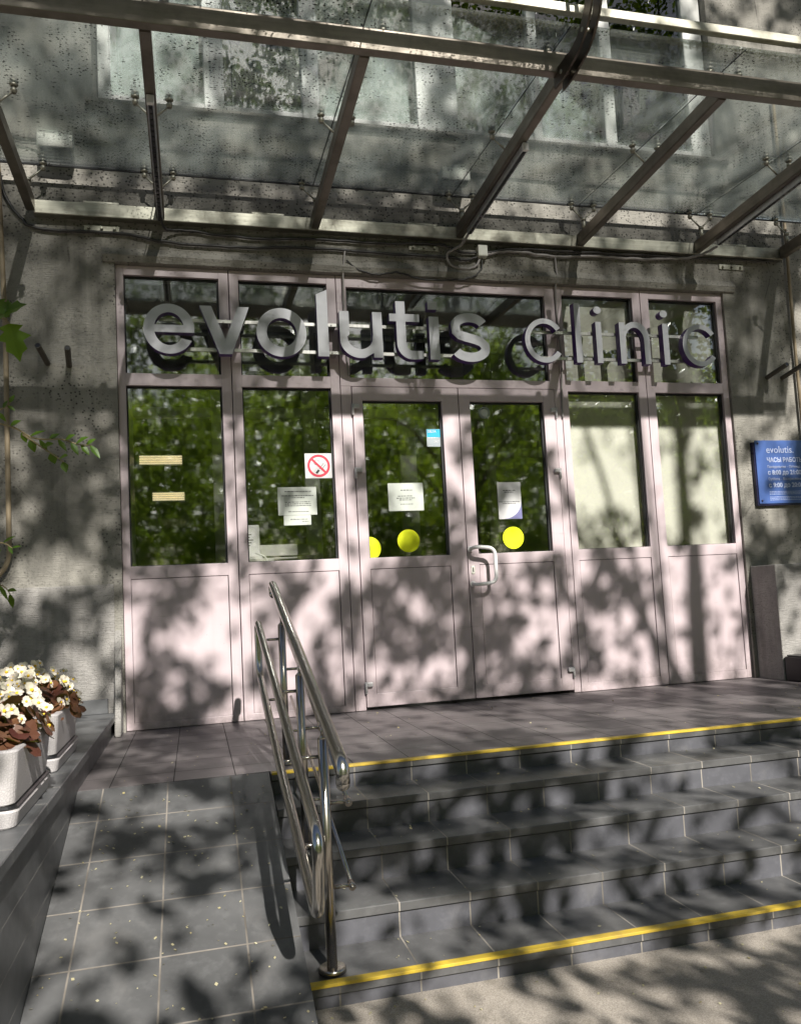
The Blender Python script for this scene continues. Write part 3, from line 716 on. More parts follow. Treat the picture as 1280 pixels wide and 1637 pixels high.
# glass panels between the beam lines
gx = [-2.42, -1.37, -.412, .53, 1.468, 2.41, 3.42]
for a, c in zip(gx, gx[1:]):
    b2 = bmesh.new(); ys = (-.11, -1.875); v = [(x, y, gz(y)+k) for y in ys for x, k in ((a+.003, 0), (c-.003, 0), (c-.003, .010), (a+.003, .010))]
    V = [b2.verts.new(p) for p in v]
    for f in ((3, 2, 1, 0), (4, 5, 6, 7), (0, 1, 5, 4), (1, 2, 6, 5), (2, 3, 7, 6), (3, 0, 4, 7)): b2.faces.new([V[i] for i in f])
    B().add(b2).obj('glass_panel', M['canopyglass'], cp)
for x in gx[1:-1]:
    b = B(); b.tube([(x, -.11, gz(-.11)+.003), (x, -1.87, gz(-1.87)+.003)], .0032, 6); b.obj('joint_seal', M['gasket'], cp)
# dark rubber strip at the back edge, gutter strip on the outer edge
B().box(-2.42, 3.42, -.107, -.098, gz(-.1)-.006, gz(-.1)+.016).obj('edge_strip', M['gasket'], cp)
b = B(); yo = -1.852; zo = 3.352
b.box(-2.42, 3.42, yo-.035, yo+.0, zo, zo+.045, bev=.003); b.obj('gutter_strip', M['beamw'], cp)
# spiders
def spider(x, y, arms, post=True):
    b = B(); zh = gz(y)-.115 if y > -1.5 else 3.296; zb_ = bz(y)+.08 if y > -1.5 else 3.294
    zg = gz(y)
    if y > -1.5:
        b.tube([(x, y, zb_), (x, y, zh+.01)], .0135, 14); b.tube([(x, y, zh-.004), (x, y, zh+.014)], .018, 14)
        for s in arms:
            b.tube([(x, y, zh+.004), (x+s*.085, y, zg-.034)], .0065, 8, r2=.0055)
    for s in arms:
        ax = x+s*.085
        b.tube([(ax, y, zg-.046), (ax, y, zg-.024)], [.011, .016], 14); b.ball((ax, y, zg-.030), .0165, seg=12)
        b.tube([(ax, y, zg-.024), (ax, y, zg+.018)], .005, 8)
        b.tube([(ax, y, zg-.010), (ax, y, zg-.001)], [.014, .022], 16); b.tube([(ax, y, zg+.011), (ax, y, zg+.019)], .022, 16)
    if y <= -1.5: b.tube([(x, y, zb_), (x, y, zg-.04)], .012, 10)
    return b.obj('spider_fitting', M['beamw'], cp)
for i, x in enumerate(BX):
    arms = (1,) if i == 0 else ((-1,) if i == 6 else (-1, 1))
    for y in (-.125, -.93): spider(x, y, arms)
for x in (-.405, .585, 1.485, 2.425, -1.37): spider(x, -1.675, (-1, 1))
# curved hanger plates
path = [(-1.66, 3.17), (-1.78, 3.165), (-1.90, 3.18), (-1.985, 3.235), (-2.035, 3.32), (-2.055, 3.45), (-2.06, 3.62), (-2.06, 4.3)]
ps = subdiv([(0, p[0], p[1]) for p in path], 6)
for s in (-1, 1):
    b = B(); wd = .034; rows = []
    for i, p in enumerate(ps):
        t_ = (ps[min(i+1, len(ps)-1)]-ps[max(i-1, 0)]).normalized(); n_ = Vector((0, -t_.z, t_.y))
        x = .56+s*.022; wdd = wd*(1.25 if i < 8 else 1)
        rows.append([b.bm.verts.new((x+dx, p.y+n_.y*k*wdd, p.z+n_.z*k*wdd)) for dx, k in ((-.005, -1), (.005, -1), (.005, 1), (-.005, 1))])
    for r0, r1 in zip(rows, rows[1:]):
        for k in range(4): b.bm.faces.new((r0[k], r0[(k+1) % 4], r1[(k+1) % 4], r1[k]))
    b.bm.faces.new(rows[0]); b.bm.faces.new(rows[-1][::-1])
    b.obj('hanger_plate', M['beamd'], cp)
for i in (4, 16, 24, 34):
    b = B(); b.tube([(.53, ps[i].y, ps[i].z), (.59, ps[i].y, ps[i].z)], .010, 12); b.obj('hanger_bolt', M['beamw'], cp)
# wall plates
for x, z in ((-1.72, 3.215), (-1.72, 3.062), (-.70, 3.215), (.34, 3.06), (.34, 3.215), (2.745, 3.052), (2.79, 3.215)):
    b = B(); b.box(x-.105, x+.105, -.010, -.0012, z-.02, z+.02, bev=.002)
    for k in (-.075, 0, .075): b.tube([(x+k, -.010, z), (x+k, -.026, z)], .009, 6)
    b.obj('wall_plate', M['beamw'], cp)
# moss along the outer edge
rnd = random.Random(3)
def debris(name, boxes, n, size, mat, label, cat='moss', wd=.35):
    P, Fc = [], []
    for _ in range(n):
        x, y, z = boxes(rnd); a = rnd.uniform(0, 6.28); s = size*rnd.uniform(.4, 1.3); d = Vector((math.cos(a), math.sin(a), rnd.uniform(-.5, .5)))*s; e = Vector((-d.y, d.x, rnd.uniform(-.5, .5)*s))*wd
        p = Vector((x, y, z)); k = len(P); P += [p-d, p+e, p+d, p-e]; Fc.append((k, k+1, k+2, k+3))
    me = bpy.data.meshes.new(name); me.from_pydata([tuple(p) for p in P], [], Fc); me.materials.append(mat)
    return tag(link(name, me), label, cat, kind='stuff')
def mb(r):
    x = r.choice([r.uniform(-.9, 3.4), r.gauss(.25, .16), r.gauss(1.15, .12), r.gauss(1.6, .15)]); y = -1.86+abs(r.gauss(0, .028+.025*max(0, noise.noise(Vector((x*2.3, 5, 0)))*2)))
    return x, y, gz(y)+.012+r.random()*.004
debris('moss', mb, 2600, .008, M['moss'], 'moss and needles caught along the outer canopy edge')
def mb2(r):
    x = r.uniform(-2.3, 3.3); k = r.random(); y = -.16-abs(r.gauss(0, .05)) if k < .6 else -1.70+r.gauss(0, .03)
    return x, y, gz(y)+.012+r.random()*.003
debris('leaf_litter', mb2, 1800, .0065, M['moss'], 'fine litter lying on the canopy glass', 'litter')

# ---- LED lights under the beams
def led(x, y0, y1, side, lb):
    t = thing('led_light', lb, 'lamp', group='linear lights under the canopy beams')
    for nm, (a, c, dz0, dz1, m) in (('housing', (-.0165, .0165, -.040, -.004, 'galv')), ('lens_strip', (-.010, .010, -.0425, -.0402, 'led'))):
        b2 = bmesh.new(); v = [(x+s, y, bz(y)+k) for y in (y0, y1) for s, k in ((a, dz0), (c, dz0), (c, dz1), (a, dz1))]
        V = [b2.verts.new(p) for p in v]
        for f in ((3, 2, 1, 0), (4, 5, 6, 7), (0, 1, 5, 4), (1, 2, 6, 5), (2, 3, 7, 6), (3, 0, 4, 7)): b2.faces.new([V[i] for i in f])
        B().add(b2).obj(nm, M[m], t)
    n = int(abs(y1-y0)/.045); l0 = None
    for i in range(n):
        y = y0+(y1-y0)*(i+.5)/n; p = (x, y, bz(y)-.0442)
        if l0 is None: b = B(); b.tube([(0, 0, .0015), (0, 0, -.0018)], .0075, 10); l0 = b.obj('led_lens', M['dark'], t, p)
        else:
            q = l0.copy(); COL.objects.link(q); q.location = p
    B().box(x-.0175, x+.0175, y1-.022, y1-.0005, bz(y1)-.044, bz(y1)-.001, bev=.002).obj('end_cap', M['white'], t)
led(-1.37, -.12, -1.22, 0, 'row of dark led lenses under the beam left of the centre')
led(.602, -.20, -1.13, 0, 'linear led light under the beam above the right door')
led(2.45, -.27, -1.45, 0, 'linear grey led light under the beam at far right')

# ---- cables
def cable(pts, r, mat, lb, wob=.0035, seed=1, cat='cable'):
    b = B(); b.tube(subdiv(pts, 8, wob, seed), r, 8); return tag(b.obj('cable', M[mat]), lb, cat, 'cables clipped along the wall')
cable([(-2.30, -.012, 3.46), (-2.27, -.015, 3.25), (-2.18, -.015, 3.10), (-2.06, -.018, 3.035), (-1.6, -.018, 3.035), (-1.35, -.02, 2.995), (-.9, -.02, 2.985), (-.4, -.02, 3.01), (.1, -.02, 3.0), (.50, -.02, 3.0), (.62, -.02, 2.985), (.715, -.02, 3.01)], .0095, 'cable', 'thick black cable sagging from the far left of the wall to the junction box')
cable([(-1.365, -.16, 3.085), (-1.34, -.06, 3.06), (-1.22, -.022, 3.075), (-.8, -.02, 3.052), (-.4, -.02, 3.072), (0, -.02, 3.068), (.35, -.02, 3.085), (.5, -.03, 3.075), (.6, -.02, 3.04), (.715, -.02, 3.045)], .008, 'cable', 'black cable from the left led light to the junction box')
cable([(.785, -.02, 3.03), (.9, -.02, 3.062), (1.05, -.02, 3.066), (1.3, -.02, 3.05), (1.6, -.02, 3.07), (1.9, -.02, 3.066), (2.3, -.03, 3.085), (2.42, -.1, 3.09), (2.45, -.25, 3.085)], .0095, 'cableg', 'grey conduit from the junction box to the far right led light')
cable([(.602, -.22, 3.10), (.58, -.09, 3.06), (.50, -.03, 3.02), (.52, -.02, 2.95), (.62, -.02, 2.925), (.70, -.02, 2.945), (.735, -.02, 3.0)], .009, 'cableg', 'grey cable looping under the centre beam')
cable([(.75, -.02, 3.005), (.74, -.022, 2.93), (.66, -.03, 2.86), (.50, -.03, 2.835), (.30, -.028, 2.835), (.14, -.028, 2.87), (0, -.025, 2.85), (-.12, -.02, 2.88), (-.2, -.02, 2.94)], .006, 'cable', 'thin black cable drooping over the door frame')
cable([(-.205, -.02, 3.02), (-.222, -.02, 2.9), (-.225, -.006, 2.84), (-.228, .012, 2.6), (-.222, .012, 2.3), (-.215, .012, 2.17)], .006, 'cableg', 'grey cable running down the post between letters l and u', .0)
cable([(1.30, -.02, 3.05), (1.305, -.02, 2.88), (1.298, .0, 2.83), (1.30, .011, 2.6), (1.312, .011, 2.3), (1.297, .011, 2.1), (1.29, .011, 1.9)], .006, 'cableg', 'grey cable running down the post right of the door', .0)
cable([(.785, -.02, 3.045), (1.0, -.03, 3.082), (1.5, -.03, 3.088), (2.2, -.03, 3.098), (3.1, -.03, 3.108)], .007, 'cable', 'black cable tucked under the right half of the wall beam')
b = B(); b.box(.716, .784, -.052, -.001, 3.010, 3.088, bev=.004, seg=2); b.box(.722, .778, -.0535, -.0521, 3.016, 3.082); tag(b.obj('junction_box', M['boxw']), 'small square cream junction box under the wall beam', 'box')
# floodlights above the canopy
for i, x in enumerate((-1.96, .55)):
    t = thing('floodlight', ['pale floodlight on the wall above the left canopy bay', 'pale floodlight on the wall behind the centre beam'][i], 'lamp', (x, 0, 3.52), 'floodlights above the canopy')
    b = B(); b.box(-.10, .10, -.16, -.06, -.04, .045, bev=.008, seg=2); b.obj('housing', M['boxw'], t)
    b = B(); b.box(-.085, .085, -.155, -.065, -.0445, -.0405); b.obj('lens', M['led'], t)
    b = B(); b.box(-.02, .02, -.06, -.001, -.03, .03); b.obj('bracket', M['dark'], t)
cable([(-2.5, -.015, 3.60), (-2.3, -.02, 3.58), (-2.1, -.03, 3.56), (-2.05, -.07, 3.53)], .007, 'cable', 'black cable feeding the left floodlight')
# pipe stubs and downpipes
for i, (x, z, s, lb) in enumerate(((-2.045, 2.21, -1, 'dark pipe stub projecting from the shaded wall, nearer the edge'), (-1.925, 2.20, 1, 'bright rimmed pipe stub projecting from the left wall'), (2.975, 2.21, 1, 'pipe stub on the right wall nearest the door frame'), (3.11, 2.21, 1, 'pipe stub on the right wall nearest the photo edge'))):
    b = B(); d = Vector((.02*s, -.20, .045)); p = Vector((x, .0, z)); r = .017
    b.tube([p, p+d], r, 16, cap=False); b.tube([p+d, p+d*.8], r*.78, 16, cap=True, mat=1)  # dark plug in the mouth stands in for shade inside the hollow
    for k in range(16):
        pass
    b2 = bmesh.new(); o = p+d; q = d.normalized(); u = q.cross(Vector((0, 0, 1))).normalized(); v = q.cross(u)
    for k in range(16):
        a0, a1 = 2*math.pi*k/16, 2*math.pi*(k+1)/16; P = lambda rr, a: b2.verts.new(o+u*math.cos(a)*rr+v*math.sin(a)*rr)
        b2.faces.new([P(r*.78, a0), P(r, a0), P(r, a1), P(r*.78, a1)])
    b.add(b2); tag(b.obj('pipe_stub', [M['pipe'], M['dark']]), lb, 'pipe', 'short pipe stubs in the wall')
b = B(); b.tube(fillet([(-2.30, -.03, 6), (-2.30, -.03, 3.5), (-2.266, -.04, 2.4), (-2.262, -.04, 1.02), (-2.36, -.04, .90)], .07), .0145, 12); tag(b.obj('downpipe', M['tan']), 'thin tan pipe running down the wall at the left edge', 'pipe')
b = B(); b.tube([(3.235, -.03, 4.4), (3.235, -.03, 3.2), (3.225, -.03, 2.5), (3.23, -.03, .9)], .012, 12); tag(b.obj('downpipe', M['tan']), 'thin tan pipe running down the wall at the right edge', 'pipe')
b = B(); b.box(2.69, 2.93, -.50, -.27, .002, .165, bev=.006, seg=2); b.box(2.70, 2.92, -.49, -.28, .1655, .175, bev=.003); tag(b.obj('utility_box', M['dark']), 'low black box on the landing at the right wall', 'box')

# ================================================================== HANDRAIL
hr = thing('handrail', 'stainless steel handrail between the ramp and the steps', 'handrail')
PX = -.862
posts = [(-2.49, Z[4]+.004), (-1.97, Z[2]), (-1.38, 0.)]
HZ = lambda y: .795+.304*(y+.95)
for y, z in posts:
    b = B(); top = HZ(y)-.055
    b.tube([(PX, y, z), (PX, y, top)], .0165, 20); b.tube([(PX, y, top), (PX, y, top+.012)], [.0165, .006], 20); b.tube([(PX, y, top+.01), (PX, y, HZ(y)-.018)], .006, 10)
    p_ = b.obj('post', M['post'], hr)
    b = B(); b.tube([(PX, y, z+.0005), (PX, y, z+.014), (PX, y, z+.017)], [.043, .043, .038], 28); b.obj('base_flange', M['post'], p_)
a, c = -.885, -2.765
b = B(); b.tube(fillet([(PX+.012, a-.03, HZ(a)-.06), (PX+.012, a, HZ(a)-.006), (PX+.012, a-.08, HZ(a-.08)), (PX+.012, c+.07, HZ(c+.07)), (PX+.012, c, HZ(c)+.0), (PX+.012, c-.004, HZ(c)-.055)], .05, 8), .0205, 24)
b.ball((PX+.012, c-.004, HZ(c)-.055), .0205, seg=16); b.ball((PX+.012, a-.03, HZ(a)-.06), .0205, seg=16); b.obj('top_rail', M['chrome'], hr)
LZ = lambda y: .592+.296*(y+1.28)
x = -.951; y0, y1 = -1.14, -2.95; dz = .275
loop = fillet([(x, -2, LZ(-2)), (x, y0, LZ(y0)), (x, y0-.02, LZ(y0)-dz+.02), (x, -2, LZ(-2)-dz)], .075, 8)
loop2 = fillet([(x, -2, LZ(-2)-dz), (x, y1+.06, LZ(y1+.06)-dz+.03), (x, y1, LZ(y1)), (x, -2, LZ(-2))], .075, 8)
b = B(); b.tube(loop+loop2[1:], .0165, 20, cap=False); b.obj('ramp_rail', M['chrome'], hr)
for y, z in posts:
    for dy, zz in ((0, LZ(y)-.004), (0, LZ(y)-dz+.004)):
        b = B(); b.tube([(PX-.012, y, zz-.012), (x, y, zz-.012)], .0062, 10); b.obj('bracket', M['post'], hr)
gxx = -.79
for z0, sl in ((.318, .304), (.048, .288)):
    f = lambda y: z0+sl*(y+1.68)
    b = B(); b.tube([(gxx, -1.00, f(-1.0)), (gxx, -2.51, f(-2.51))], .0072, 12); b.obj('guard_bar', M['post'], hr)
    for y, z in posts:
        b = B(); b.tube([(PX+.012, y, f(y)), (gxx+.002, y, f(y))], .0065, 10); b.tube([(gxx, y-.014, f(y-.014)), (gxx, y+.014, f(y+.014))], .0115, 12); b.obj('clamp', M['post'], hr)
# ================================================================== PLANTERS
def rbox(bm, x0, x1, y0, y1, z0, z1, r, taper=0, open_top=False, n=5, wall=0):
    def ring(z, ins, rr):
        P = []
        for cx, cy, a0 in ((x1-rr-ins, y1-rr-ins, 0), (x0+rr+ins, y1-rr-ins, 90), (x0+rr+ins, y0+rr+ins, 180), (x1-rr-ins, y0+rr+ins, 270)):
            for k in range(n+1):
                a = rad(a0+90*k/n); P.append(bm.verts.new((cx+rr*math.cos(a), cy+rr*math.sin(a), z)))
        return P
    rings = [ring(z0, taper, r), ring(z0+.004, taper-.003, r), ring(z1-.006, -.0, r), ring(z1, .004, r)]
    if wall: rings += [ring(z1, wall, r*.8), ring(z1-.03, wall+.002, r*.8)]
    for a, b in zip(rings, rings[1:]):
        m = len(a)
        for k in range(m):
            f = bm.faces.new((a[k], a[(k+1) % m], b[(k+1) % m], b[k])); f.smooth = False
    bm.faces.new(rings[0][::-1]); bm.faces.new(rings[-1])
def petal_mesh():
    V, Fc, Mi = [], [], []
    for i, (ang, L, W) in enumerate(((0, .021, .017), (180, .021, .017), (90, .015, .012), (270, .015, .012))):
        a = rad(ang); ca, sa = math.cos(a), math.sin(a); k = len(V)
        pts = [(0.001, 0, 0), (L*.35, -W*.62, .003), (L*.75, -W*.55, .004), (L, 0, .002), (L*.75, W*.55, .004), (L*.35, W*.62, .003), (L*.55, 0, .0)]
        V += [(x*ca-y*sa, x*sa+y*ca, z+(.0015 if i > 1 else 0)) for x, y, z in pts]
        for p, q in ((0, 1), (1, 2), (2, 3), (3, 4), (4, 5), (5, 0)): Fc.append((k+p, k+q, k+6)); Mi.append(0)
    k = len(V); r = .0048
    for j, z in ((0, .002), (1, .006)): V += [(r*(1-.3*j)*math.cos(t*math.pi/3), r*(1-.3*j)*math.sin(t*math.pi/3), z) for t in range(6)]
    V.append((0, 0, .008))
    for t in range(6):
        Fc.append((k+t, k+(t+1) % 6, k+6+(t+1) % 6, k+6+t)); Mi.append(1); Fc.append((k+6+t, k+6+(t+1) % 6, k+12)); Mi.append(1)
    me = bpy.data.meshes.new('blossom'); me.from_pydata(V, [], Fc); me.materials.append(M['petal']); me.materials.append(M['stamen'])
    me.polygons.foreach_set('material_index', Mi); return me
PM = petal_mesh()
def leafdisc(V, Fc, c, n_, s, rnd, cup=.25):
    n_ = n_.normalized(); u = n_.orthogonal().normalized(); u = Matrix.Rotation(rnd.uniform(0, 6.28), 3, n_) @ u; v = n_.cross(u)
    k = len(V); V.append(tuple(c)); m = 9
    for i in range(m):
        a = 2*math.pi*i/m; rr = s*(1+.12*math.cos(2*a)+rnd.uniform(-.06, .06)); V.append(tuple(c+u*math.cos(a)*rr*1.15+v*math.sin(a)*rr*.9+n_*cup*rr*(.5+.5*math.cos(2*a))))
    for i in range(m): Fc.append((k, k+1+i, k+1+(i+1) % m))
def begonia(cx, cy, zt, hx, hy, lb, seed, nb):
    rnd = random.Random(seed); t = thing('begonia_plant', lb, 'plant', (cx, cy, zt), 'begonias in the planters')
    V, Fc = [], []
    for _ in range(300):
        a = rnd.uniform(0, 6.28); q = math.sqrt(rnd.random()); el = rnd.random()
        p = Vector((hx*1.12*q*math.cos(a), hy*1.05*q*math.sin(a), 0)); p.z = .015+.12*math.sqrt(max(0, 1-q*q))*rnd.uniform(.35, 1.0)+rnd.uniform(-.03, .015)
        leafdisc(V, Fc, p, Vector((p.x*3+rnd.uniform(-.5, .5), p.y*2+rnd.uniform(-.5, .5), .45+rnd.uniform(-.2, .4))), rnd.uniform(.018, .034), rnd)
    me = bpy.data.meshes.new('foliage'); me.from_pydata(V, [], Fc); me.materials.append(M['bronze']); link('foliage', me, t)
    b = B()
    for _ in range(26):
        a = rnd.uniform(0, 6.28); q = math.sqrt(rnd.random()); b.tube([(.3*hx*math.cos(a), .3*hy*math.sin(a), -.02), (hx*q*math.cos(a)*.9, hy*q*math.sin(a)*.9, .12*math.sqrt(1-q*q)+.03)], .003, 5)
    b.obj('stems', M['bronze'], t)
    for i in range(nb):
        a = rnd.uniform(0, 6.28); q = math.sqrt(rnd.random())*1.05
        p = Vector((hx*1.05*q*math.cos(a), hy*q*math.sin(a), .045+.135*math.sqrt(max(0, 1.1-q*q))+rnd.uniform(-.05, .02)))
        o = link('blossom', PM, t, p); nn = Vector((p.x*4+.5+rnd.uniform(-1.1, 1.1), p.y*3-.9+rnd.uniform(-1.1, 1.1), .75)).normalized()
        o.rotation_euler = (nn.to_track_quat('Z', 'Y').to_matrix() @ Matrix.Rotation(rnd.uniform(0, 6.28), 3, 'Z')).to_euler()
        s_ = rnd.uniform(.7, 1.4); o.scale = (s_, s_, s_)
    return t
for (y0, y1, lb, lp, sd, nb) in ((-2.60, -2.04, 'white textured planter box nearest the camera on the ledge', 'white begonia with bronze leaves in the nearer planter', 4, 98),
                             (-1.80, -1.24, 'white textured planter box farther back on the ledge', 'white begonia with bronze leaves in the farther planter', 9, 98)):
    x1 = -1.728 if y0 < -2 else -1.745; x0 = x1-.36; t = thing('planter', lb, 'planter', ((x0+x1)/2, (y0+y1)/2, .122), 'white planters on the ledge'); ox, oy = (x0+x1)/2, (y0+y1)/2
    b = B(); rbox(b.bm, x0-ox, x1-ox, y0-oy, y1-oy, .0006, .052, .03, taper=.012); b.obj('tray', M['pot'], t)
    b = B(); rbox(b.bm, x0-ox+.004, x1-ox-.004, y0-oy+.004, y1-oy-.004, .0525, .062, .028); b.obj('tray_gap', M['dark'], t)
    b = B(); rbox(b.bm, x0-ox-.001, x1-ox+.001, y0-oy-.001, y1-oy+.001, .0625, .215, .03, taper=.016, wall=.02); b.obj('pot', M['pot'], t)
    b = B(); b.box(x0-ox+.022, x1-ox-.022, y0-oy+.022, y1-oy-.022, .15, .196); b.obj('soil', M['soil'], t)
    begonia(ox+.005, oy, .32, .19, .27, lp, sd, nb)

# ================================================================== SHRUB AT THE LEFT EDGE
sh = thing('shrub', 'green leafy twigs reaching in from the left edge in front of the wall', 'shrub', (-2.78, -1.75, GZ))
Bz = Vector((-2.78, -1.75, GZ)); rnd = random.Random(12)
tw = B(); V, Fc = [], []
def sleaf(c, d, L, W, drop=.2, lobes=False):
    d = d.normalized(); side = d.cross(Vector((0, -.8, .6))).normalized(); nrm = side.cross(d)
    pr = [(0, 0), (.18, .55), (.45, 1), (.75, .6), (1, 0)] if not lobes else [(0, 0), (.12, .75), (.22, .42), (.42, 1.05), (.5, .5), (.72, .62), (.8, .28), (1, 0)]
    k = len(V); n = len(pr)
    for t, w_ in pr: V.append(tuple(c+d*L*t-Bz-nrm*.12*L*t*t))
    for t, w_ in pr: V.append(tuple(c+d*L*t+side*W*w_/2-Bz+nrm*.1*W*w_-nrm*.12*L*t*t))
    for t, w_ in pr: V.append(tuple(c+d*L*t-side*W*w_/2-Bz+nrm*.1*W*w_-nrm*.12*L*t*t))
    for i in range(n-1):
        Fc.append((k+i, k+i+1, k+n+i+1, k+n+i)); Fc.append((k+i, k+2*n+i, k+2*n+i+1, k+i+1))
def twig(pts, r, leaves, L=.055, W=.024, lob=False):
    P = subdiv([Vector(p) for p in pts], 6); tw.tube([p-Bz for p in P], r, 6, r2=r*.4)
    for i in range(leaves):
        t = (i+1)/(leaves)*.98; q = t*(len(P)-1); i0 = int(q); p = P[min(i0, len(P)-1)]; d = (P[min(i0+1, len(P)-1)]-P[max(i0-1, 0)]).normalized()
        s = 1 if i % 2 else -1; dd = d*.7+Vector((rnd.uniform(-.1, .1), rnd.uniform(-.5, .1), s*.7-.15)); sleaf(p, dd, L*rnd.uniform(.7, 1.2), W*rnd.uniform(.8, 1.2), lobes=lob)
main = [(-2.78, -1.75, GZ), (-2.74, -1.74, .3), (-2.42, -1.76, .95), (-2.30, -1.78, 1.7), (-2.24, -1.8, 2.4)]
twig(main, .014, 0)
SH = [([(-2.32, -1.77, 1.50), (-1.94, -1.75, 1.447), (-1.82, -1.75, 1.39), (-1.72, -1.75, 1.385), (-1.66, -1.75, 1.365), (-1.61, -1.76, 1.36)], 15, .062, .026, False),
      ([(-1.86, -1.75, 1.405), (-1.80, -1.76, 1.36), (-1.74, -1.77, 1.315), (-1.71, -1.78, 1.29)], 5, .06, .034, False),
      ([(-2.33, -1.77, 1.40), (-2.05, -1.76, 1.46), (-1.94, -1.75, 1.50), (-1.90, -1.75, 1.53)], 8, .045, .018, False),
      ([(-2.26, -1.79, 2.15), (-2.05, -1.77, 1.98), (-1.93, -1.75, 1.93)], 3, .10, .085, True),
      ([(-2.28, -1.78, 1.95), (-2.05, -1.76, 1.90), (-1.925, -1.75, 1.86), (-1.90, -1.75, 1.84)], 3, .135, .105, True),
      ([(-2.34, -1.76, .92), (-2.1, -1.75, .98), (-1.95, -1.75, .99), (-1.90, -1.75, .965)], 8, .05, .014, False),
      ([(-2.35, -1.75, .80), (-2.1, -1.75, .84), (-1.95, -1.75, .83), (-1.91, -1.75, .79)], 7, .06, .022, False),
      ([(-2.32, -1.77, 1.2), (-2.1, -1.76, 1.17), (-1.96, -1.75, 1.14)], 6, .05, .02, False)]
for pts, nl, L, W, lob in SH: twig(pts, .0045, nl, L, W, lob)
tw.obj('stem', M['twig'], sh); me = bpy.data.meshes.new('leaves'); me.from_pydata(V, [], Fc); me.materials.append(M['leafC']); link('leaves', me, sh)

# ================================================================== LITTER ON THE GROUND
def lt(r):
    k = r.random()
    if k < .30:
        x = r.uniform(-1.70, -.97); y = r.uniform(-3.1, -1.56); return x, y, rz(y)+.003
    if k < .50: return r.uniform(-1.6, 3), r.uniform(-1.58, -.02), .004
    if k < .78:
        i = r.choice([1, 2, 3, 4]); return r.uniform(-.94, 3.2), r.uniform(Y[i]+.01, Y[i-1]-.005), Z[i]+.004
    return r.uniform(-1, 3), -2.6-abs(r.gauss(0, .45)), GZ+.003
debris('fallen_petals', lt, 900, .0055, M['litter'], 'small pale yellow petals and seeds scattered over ramp, steps and pavement', 'litter', .8)

# ================================================================== TREES
def foliage(name, C, sz, mat, parent, seed, flat=.35, lw=.62):
    r = np.random.default_rng(seed); n = len(C); C = np.asarray(C, float)
    d = r.normal(size=(n, 3)); d[:, 2] *= flat+.3; d /= np.linalg.norm(d, axis=1)[:, None]
    e = np.cross(d, r.normal(size=(n, 3))+np.array([0, 0, 1.1])); e /= np.linalg.norm(e, axis=1)[:, None]
    nn = np.cross(d, e); L = (sz*r.uniform(.6, 1.25, n))[:, None]
    pts = np.stack([C-d*L*.5, C-d*L*.12+e*L*lw*.5, C+d*L*.5-nn*L*.08, C-d*L*.12-e*L*lw*.5], 1).reshape(-1, 3)
    me = bpy.data.meshes.new(name); me.vertices.add(4*n); me.vertices.foreach_set('co', pts.ravel().astype(np.float32))
    me.loops.add(4*n); me.loops.foreach_set('vertex_index', np.arange(4*n, dtype=np.int32)); me.polygons.add(n)
    me.polygons.foreach_set('loop_start', np.arange(0, 4*n, 4, dtype=np.int32)); me.update(); me.validate(); me.materials.append(mat)
    return link(name, me, parent)
US = [-5, -2.4, -1.7, -1.0, -.3, .4, 1.2, 2.0, 2.7, 3.4, 7]
VS = [-5, -2.9, -2.3, -1.7, -1.2, -.6, .2, .8, 1.4, 2.0, 2.6, 3.2, 3.9, 4.6, 6.5]
BR = np.array([  # wanted share of sun reaching the facade plane, rows = VS
 [.7, .7, .75, .75, .75, .75, .75, .75, .75, .7, .7],
 [.5, .5, .66, .44, .62, .70, .62, .70, .70, .6, .6],
 [.5, .6, .62, .30, .50, .50, .52, .52, .50, .5, .5],
 [.5, .6, .52, .24, .36, .44, .52, .52, .50, .5, .5],
 [.5, .5, .55, .28, .30, .40, .48, .50, .50, .4, .4],
 [.3, .32, .32, .34, .42, .46, .50, .50, .50, .4, .4],
 [.35, .46, .42, .44, .50, .46, .54, .70, .72, .5, .5],
 [.35, .42, .34, .40, .46, .50, .56, .78, .70, .5, .5],
 [.3, .34, .22, .38, .60, .84, .95, .96, .76, .55, .5],
 [.22, .13, .22, .56, .70, .86, .98, .985, .74, .5, .5],
 [.22, .13, .42, .58, .60, .72, .97, .985, .78, .4, .4],
 [.3, .22, .40, .42, .44, .50, .86, .90, .66, .4, .4],
 [.4, .45, .50, .38, .40, .55, .66, .66, .55, .5, .5],
 [.4, .60, .60, .50, .50, .62, .66, .62, .5, .5, .5],
 [.5, .5, .5, .5, .5, .5, .5, .5, .5, .5, .5]])
def bright(u, v):
    i = np.clip(np.searchsorted(US, u)-1, 0, len(US)-2); j = np.clip(np.searchsorted(VS, v)-1, 0, len(VS)-2)
    U0, V0 = np.array(US)[i], np.array(VS)[j]; a = np.clip((u-U0)/(np.array(US)[i+1]-U0), 0, 1); c = np.clip((v-V0)/(np.array(VS)[j+1]-V0), 0, 1)
    return (BR[j, i]*(1-a)+BR[j, i+1]*a)*(1-c)+(BR[j+1, i]*(1-a)+BR[j+1, i+1]*a)*c
NL = 520000; r = np.random.default_rng(77); LEAF = .128
u = r.uniform(-5, 7, NL); v = r.uniform(-4.6, 6.5, NL); d = r.uniform(6.4, 9.2, NL)
def vnoise(x, y, f, seed):
    g_ = np.random.default_rng(seed).normal(size=(256, 256)); x = x*f+100.3; y = y*f+100.7
    xi = np.floor(x).astype(int); yi = np.floor(y).astype(int); a = x-xi; c = y-yi; a = a*a*(3-2*a); c = c*c*(3-2*c)
    G = lambda p, q: g_[p % 256, q % 256]
    return (G(xi, yi)*(1-a)+G(xi+1, yi)*a)*(1-c)+(G(xi, yi+1)*(1-a)+G(xi+1, yi+1)*a)*c
